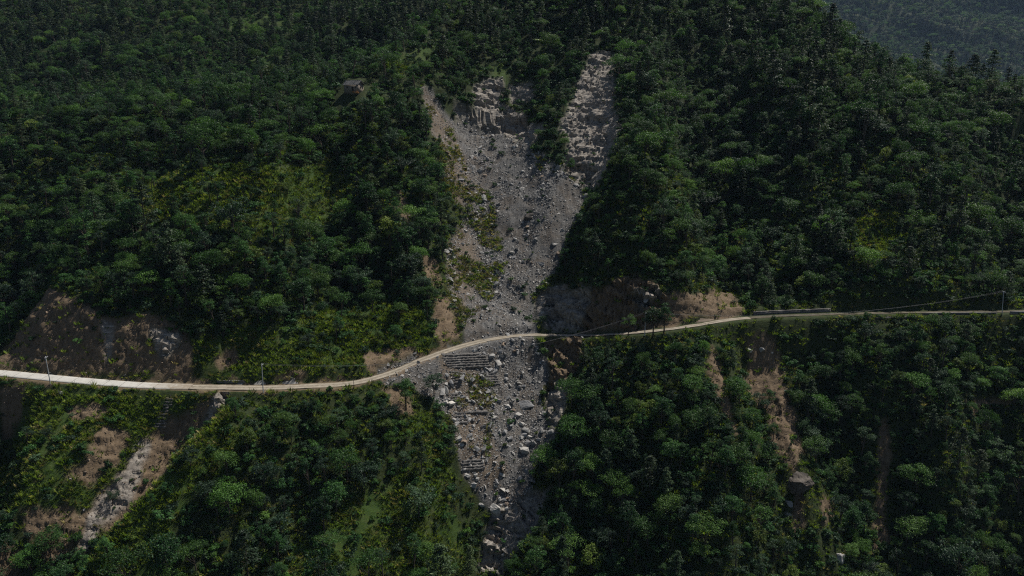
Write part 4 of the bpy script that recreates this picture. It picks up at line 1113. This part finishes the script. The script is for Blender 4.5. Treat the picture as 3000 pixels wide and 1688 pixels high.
utility_pole("thin grey pole beside the bright concrete road", 172, 1125, -3.2, 7.6, -0.02, 1.4)
tipB = utility_pole("grey pole half hidden by trees near the slide", 1888, 978, -2.9, 7.0, 0.0, 1.5)
tipC = utility_pole("slim leaning pole on the far shaded road", 2908, 920, -3.0, 7.6, -0.09, 1.5)
def cable(label, a, b, sag):
    u = np.linspace(0, 1, 40)[:, None]
    P = a + (b - a) * u; P[:, 2] -= 4 * sag * (u * (1 - u))[:, 0]
    V, F = tube(P, np.full(40, 0.011), 5)
    add_obj("overhead_cable", new_mesh("overhead_cable", V, F, True, [M_CABLE]), label=label, cat="cable", group="overhead cables")
t_ = NT("cable_aluminium"); M_CABLE = t_.done(t_.bsdf((0.16, 0.16, 0.16), 0.6, 0.3))
names4 = ["nearest", "second", "third", "innermost"]
for k in range(4):
    cable(f"{names4[k]} sagging cable from the gravel-heap pole to the slide pole", tipA[k], tipB[k], 5.6 + 0.15 * k)
    cable(f"{names4[k]} sagging cable across the shaded ravine road", tipB[k], tipC[k], 3.6 + 0.12 * k)
V, F = tube([[0, 0, -0.6], [0.02, 0, 1.0], [0.0, 0, 2.1]], [0.09, 0.08, 0.07], 7)
o = add_obj("wooden_post", new_mesh("wooden_post", np.vstack([V, [[0, 0, 2.1]]]), [F, np.array([[14 + i, 14 + (i + 1) % 7, 21] for i in range(7)])], True, [M_BARK]), label="short dark post on the outer edge of the dirt road", cat="post")
o.location = road_point(1027, -3.0)

# ------------------------------------------------------------------ gabion terraces
def gabion(label, tiers):
    """tiers: [(px left, px right, py)] from the top course down"""
    root = None
    for (a, b, py) in tiers:
        q = cast([a, b], [py, py], ZF)
        y = (q[0, 1] + q[1, 1]) / 2
        dv = q[1] - q[0]; L = np.linalg.norm(dv[:2]); n = max(3, int(L / 0.45))
        if root is None:
            root = add_obj("gabion_terrace", None, label=label, cat="gabion wall", group="gabion terraces"); root.location = q[0]
        V, F = box(L, 1.5, 0.62, L / 2, 0.72, 0.0, nx=n)
        V = V + rng.normal(size=V.shape) * np.array([0.06, 0.11, 0.08])
        V[:, 2] += 0.10 * np.repeat(fbm2(np.arange(n + 1) / 3.0, np.full(n + 1, py * 1.0), 2, 5), 4)
        ang = math.atan2(dv[1], dv[0])
        c = add_obj("gabion_course", new_mesh("gabion_course", V, F, False, [M_GABION]), root)
        c.location = q[0] - np.array(root.location); c.rotation_euler = (0, -math.atan2(dv[2], L) * 0.7, ang)
gabion("stair of grassy stone gabions under the concrete road's end", [(452 + 45 - 3 * k, 500 - 1.5 * k, 1162 + 9 * k) if k < 1 else (492 - 5.0 * min(k, 7) - 1.5 * max(k - 7, 0), 499 - 1.2 * k + (8 if k < 4 else 0), 1162 + 9 * k) for k in range(11)])
gabion("wide top terraces of dark gabions below the road bend", [(1296, 1412, 1043), (1296, 1424, 1051), (1300, 1430, 1058), (1304, 1432, 1065), (1306, 1434, 1072), (1312, 1440, 1079)])
gabion("short gabion steps at the forest side of the terraces", [(1318, 1345, 1092), (1320, 1344, 1099), (1326, 1350, 1107), (1322, 1348, 1115), (1324, 1350, 1123)])
gabion("slanting gabion steps at the boulder side of the terraces", [(1408, 1444, 1088), (1415, 1452, 1096), (1424, 1458, 1104), (1424, 1460, 1112), (1432, 1464, 1119), (1438, 1464, 1127)])
gabion("broken gabion steps beside the trees below the terraces", [(1308, 1342, 1158), (1312, 1346, 1166), (1318, 1348, 1174), (1320, 1348, 1183)])
gabion("lower slumped gabion rows above the grass patch", [(1332, 1430, 1212), (1328, 1376, 1222), (1334, 1374, 1232), (1342, 1372, 1241)])
gabion("brown gabion block low beside the boulder gully", [(1354, 1412, 1353), (1352, 1416, 1361), (1354, 1418, 1370), (1356, 1418, 1378)])

# ------------------------------------------------------------------ stone hut on the upper slope
def slate():
    t = NT("roof_slate"); v = t.coords(); return t.done(t.bsdf(t.ramp(t.noise(3, 5, .7, v), [(0.3, (0.10, 0.095, 0.09)), (0.7, (0.26, 0.25, 0.235))]), 0.85, 0.25))
M_SLATE = slate(); M_MUD = concrete_material("mud_wall", (0.12, 0.10, 0.08), (0.20, 0.165, 0.13), (0.26, 0.22, 0.17))
t_ = NT("dark_timber"); M_TIMBER = t_.done(t_.bsdf((0.045, 0.032, 0.022), 0.8, 0.1))
t_ = NT("orange_planks"); M_ORANGE = t_.done(t_.bsdf((0.42, 0.20, 0.07), 0.8, 0.1))
q = cast([1037], [266], ZF)[0]
hut = add_obj("stone_hut", None, label="small slate-roofed stone hut among trees on the upper slope", cat="hut")
hut.location = (q[0], q[1], q[2] - 0.2); hut.rotation_euler = (0, 0, math.radians(-24))
L, D, H = 6.4, 4.2, 2.5
V, F = box(L, D, H + 1.2, 0, 0, H / 2 - 0.6)
add_obj("wall", new_mesh("hut_wall", V, F, False, [M_MUD]), hut)
for sx_ in (-1, 1):
    x = sx_ * (L / 2 - 0.06)
    V = [(x, -D / 2, H), (x, D / 2, H), (x, 0, H + 1.4), (x - sx_ * 0.25, -D / 2, H), (x - sx_ * 0.25, D / 2, H), (x - sx_ * 0.25, 0, H + 1.4)]
    add_obj("gable", new_mesh("hut_gable", V, [np.array([[0, 1, 2], [3, 5, 4]]), np.array([[0, 2, 5, 3], [1, 4, 5, 2]])], False, [M_MUD]), hut)
roof = add_obj("roof", None, hut)
sl = math.atan2(1.4, D / 2)
for sy_ in (-1, 1):
    for r in range(4):
        for c in range(8):
            w = 0.93; V, F = box(w - 0.03, 0.88, 0.05)
            o = add_obj("slate", new_mesh("slate", V, F, False, [M_SLATE]) if (r, c, sy_) == (0, 0, -1) else SL, roof)
            SL = o.data
            dd = (r + 0.5) * 0.72 - 0.05
            o.location = ((c - 3.5) * w + 0.03 * rng.normal(), sy_ * (dd * math.cos(sl)), H + 1.52 - dd * math.sin(sl) + 0.03 * (3 - r)); o.rotation_euler = (-sy_ * sl + 0.03 * rng.normal() - sy_ * -0.03, 0.02 * rng.normal(), 0)
V, F = box(0.9, 0.08, 1.7, 0.9, -D / 2 - 0.03, 0.85); add_obj("door", new_mesh("hut_door", V, F, False, [M_TIMBER]), hut)
for x in (-1.6, 2.3):
    V, F = box(0.6, 0.08, 0.7, x, -D / 2 - 0.03, 1.5); add_obj("window", new_mesh("hut_window", V, F, False, [M_TIMBER]), hut)
V, F = box(0.08, 0.6, 0.7, L / 2 + 0.03, 0, 1.5); add_obj("window", new_mesh("hut_window", V, F, False, [M_TIMBER]), hut)
ps = add_obj("plank_stack", None, label="stack of orange planks in front of the stone hut", cat="planks")
ps.location = (q[0] + 1.2, q[1] - 3.4, q[2] - 1.4); ps.rotation_euler = (0, 0.12, math.radians(-32))
for k in range(5):
    V, F = box(3.0, 0.25, 0.16, 0.05 * rng.normal(), (k % 2) * 0.3, 0.6 + (k // 2) * 0.17)
    add_obj("plank", new_mesh("plank", V, F, False, [M_ORANGE]), ps)

# ------------------------------------------------------------------ banana plant above the cliff
t_ = leaf_material("banana_leaf", [(0.0, (0.10, 0.15, 0.07)), (1.0, (0.22, 0.28, 0.16))], 0.3)
q = cast([1575], [132], ZF)[0]
ban = add_obj("banana_plant", None, label="banana plant with long pale leaves above the cliff", cat="banana plant"); ban.location = q
V, F = tube([[0, 0, -0.4], [0, 0, 1.4], [0.05, 0, 2.6]], [0.2, 0.16, 0.08], 7); add_obj("stalk", new_mesh("banana_stalk", V, F, True, [G_OLIVE]), ban)
for k in range(9):
    a = k * 2.4; u = np.linspace(0, 1, 7); r = 2.6 * u; zz = 2.4 + 1.6 * u - 2.6 * u * u * (0.5 + 0.4 * rng.random())
    w = 0.36 * np.sin(np.pi * (0.08 + 0.9 * u)); dx, dy = math.cos(a), math.sin(a)
    V = np.stack([np.stack([r * dx - dy * w * s_, r * dy + dx * w * s_, zz - 0.12 * abs(s_)], 1) for s_ in (-1, 0, 1)], 1).reshape(-1, 3)
    kk = np.arange(21).reshape(7, 3)
    add_obj("leaf", new_mesh("banana_leaf", V, np.stack([kk[:-1, :-1], kk[1:, :-1], kk[1:, 1:], kk[:-1, 1:]], -1).reshape(-1, 4), True, [t_]), ban)

# ------------------------------------------------------------------ valley haze
V, F = box(7600, 3300, 2000, 300, 1560, 860)
hz_m = bpy.data.materials.new("valley_haze"); hz_m.use_nodes = True
hz_m.node_tree.nodes.clear()
ho = hz_m.node_tree.nodes.new("ShaderNodeOutputMaterial"); pv = hz_m.node_tree.nodes.new("ShaderNodeVolumePrincipled")
pv.inputs["Color"].default_value = (0.48, 0.68, 1.0, 1); pv.inputs["Density"].default_value = 0.000033; pv.inputs["Anisotropy"].default_value = 0.0
hz_m.node_tree.links.new(pv.outputs[0], ho.inputs["Volume"])
hz = add_obj("haze", new_mesh("haze", V, F, False, [hz_m]), kind="stuff")
print("done", round(time.time() - T0, 1))
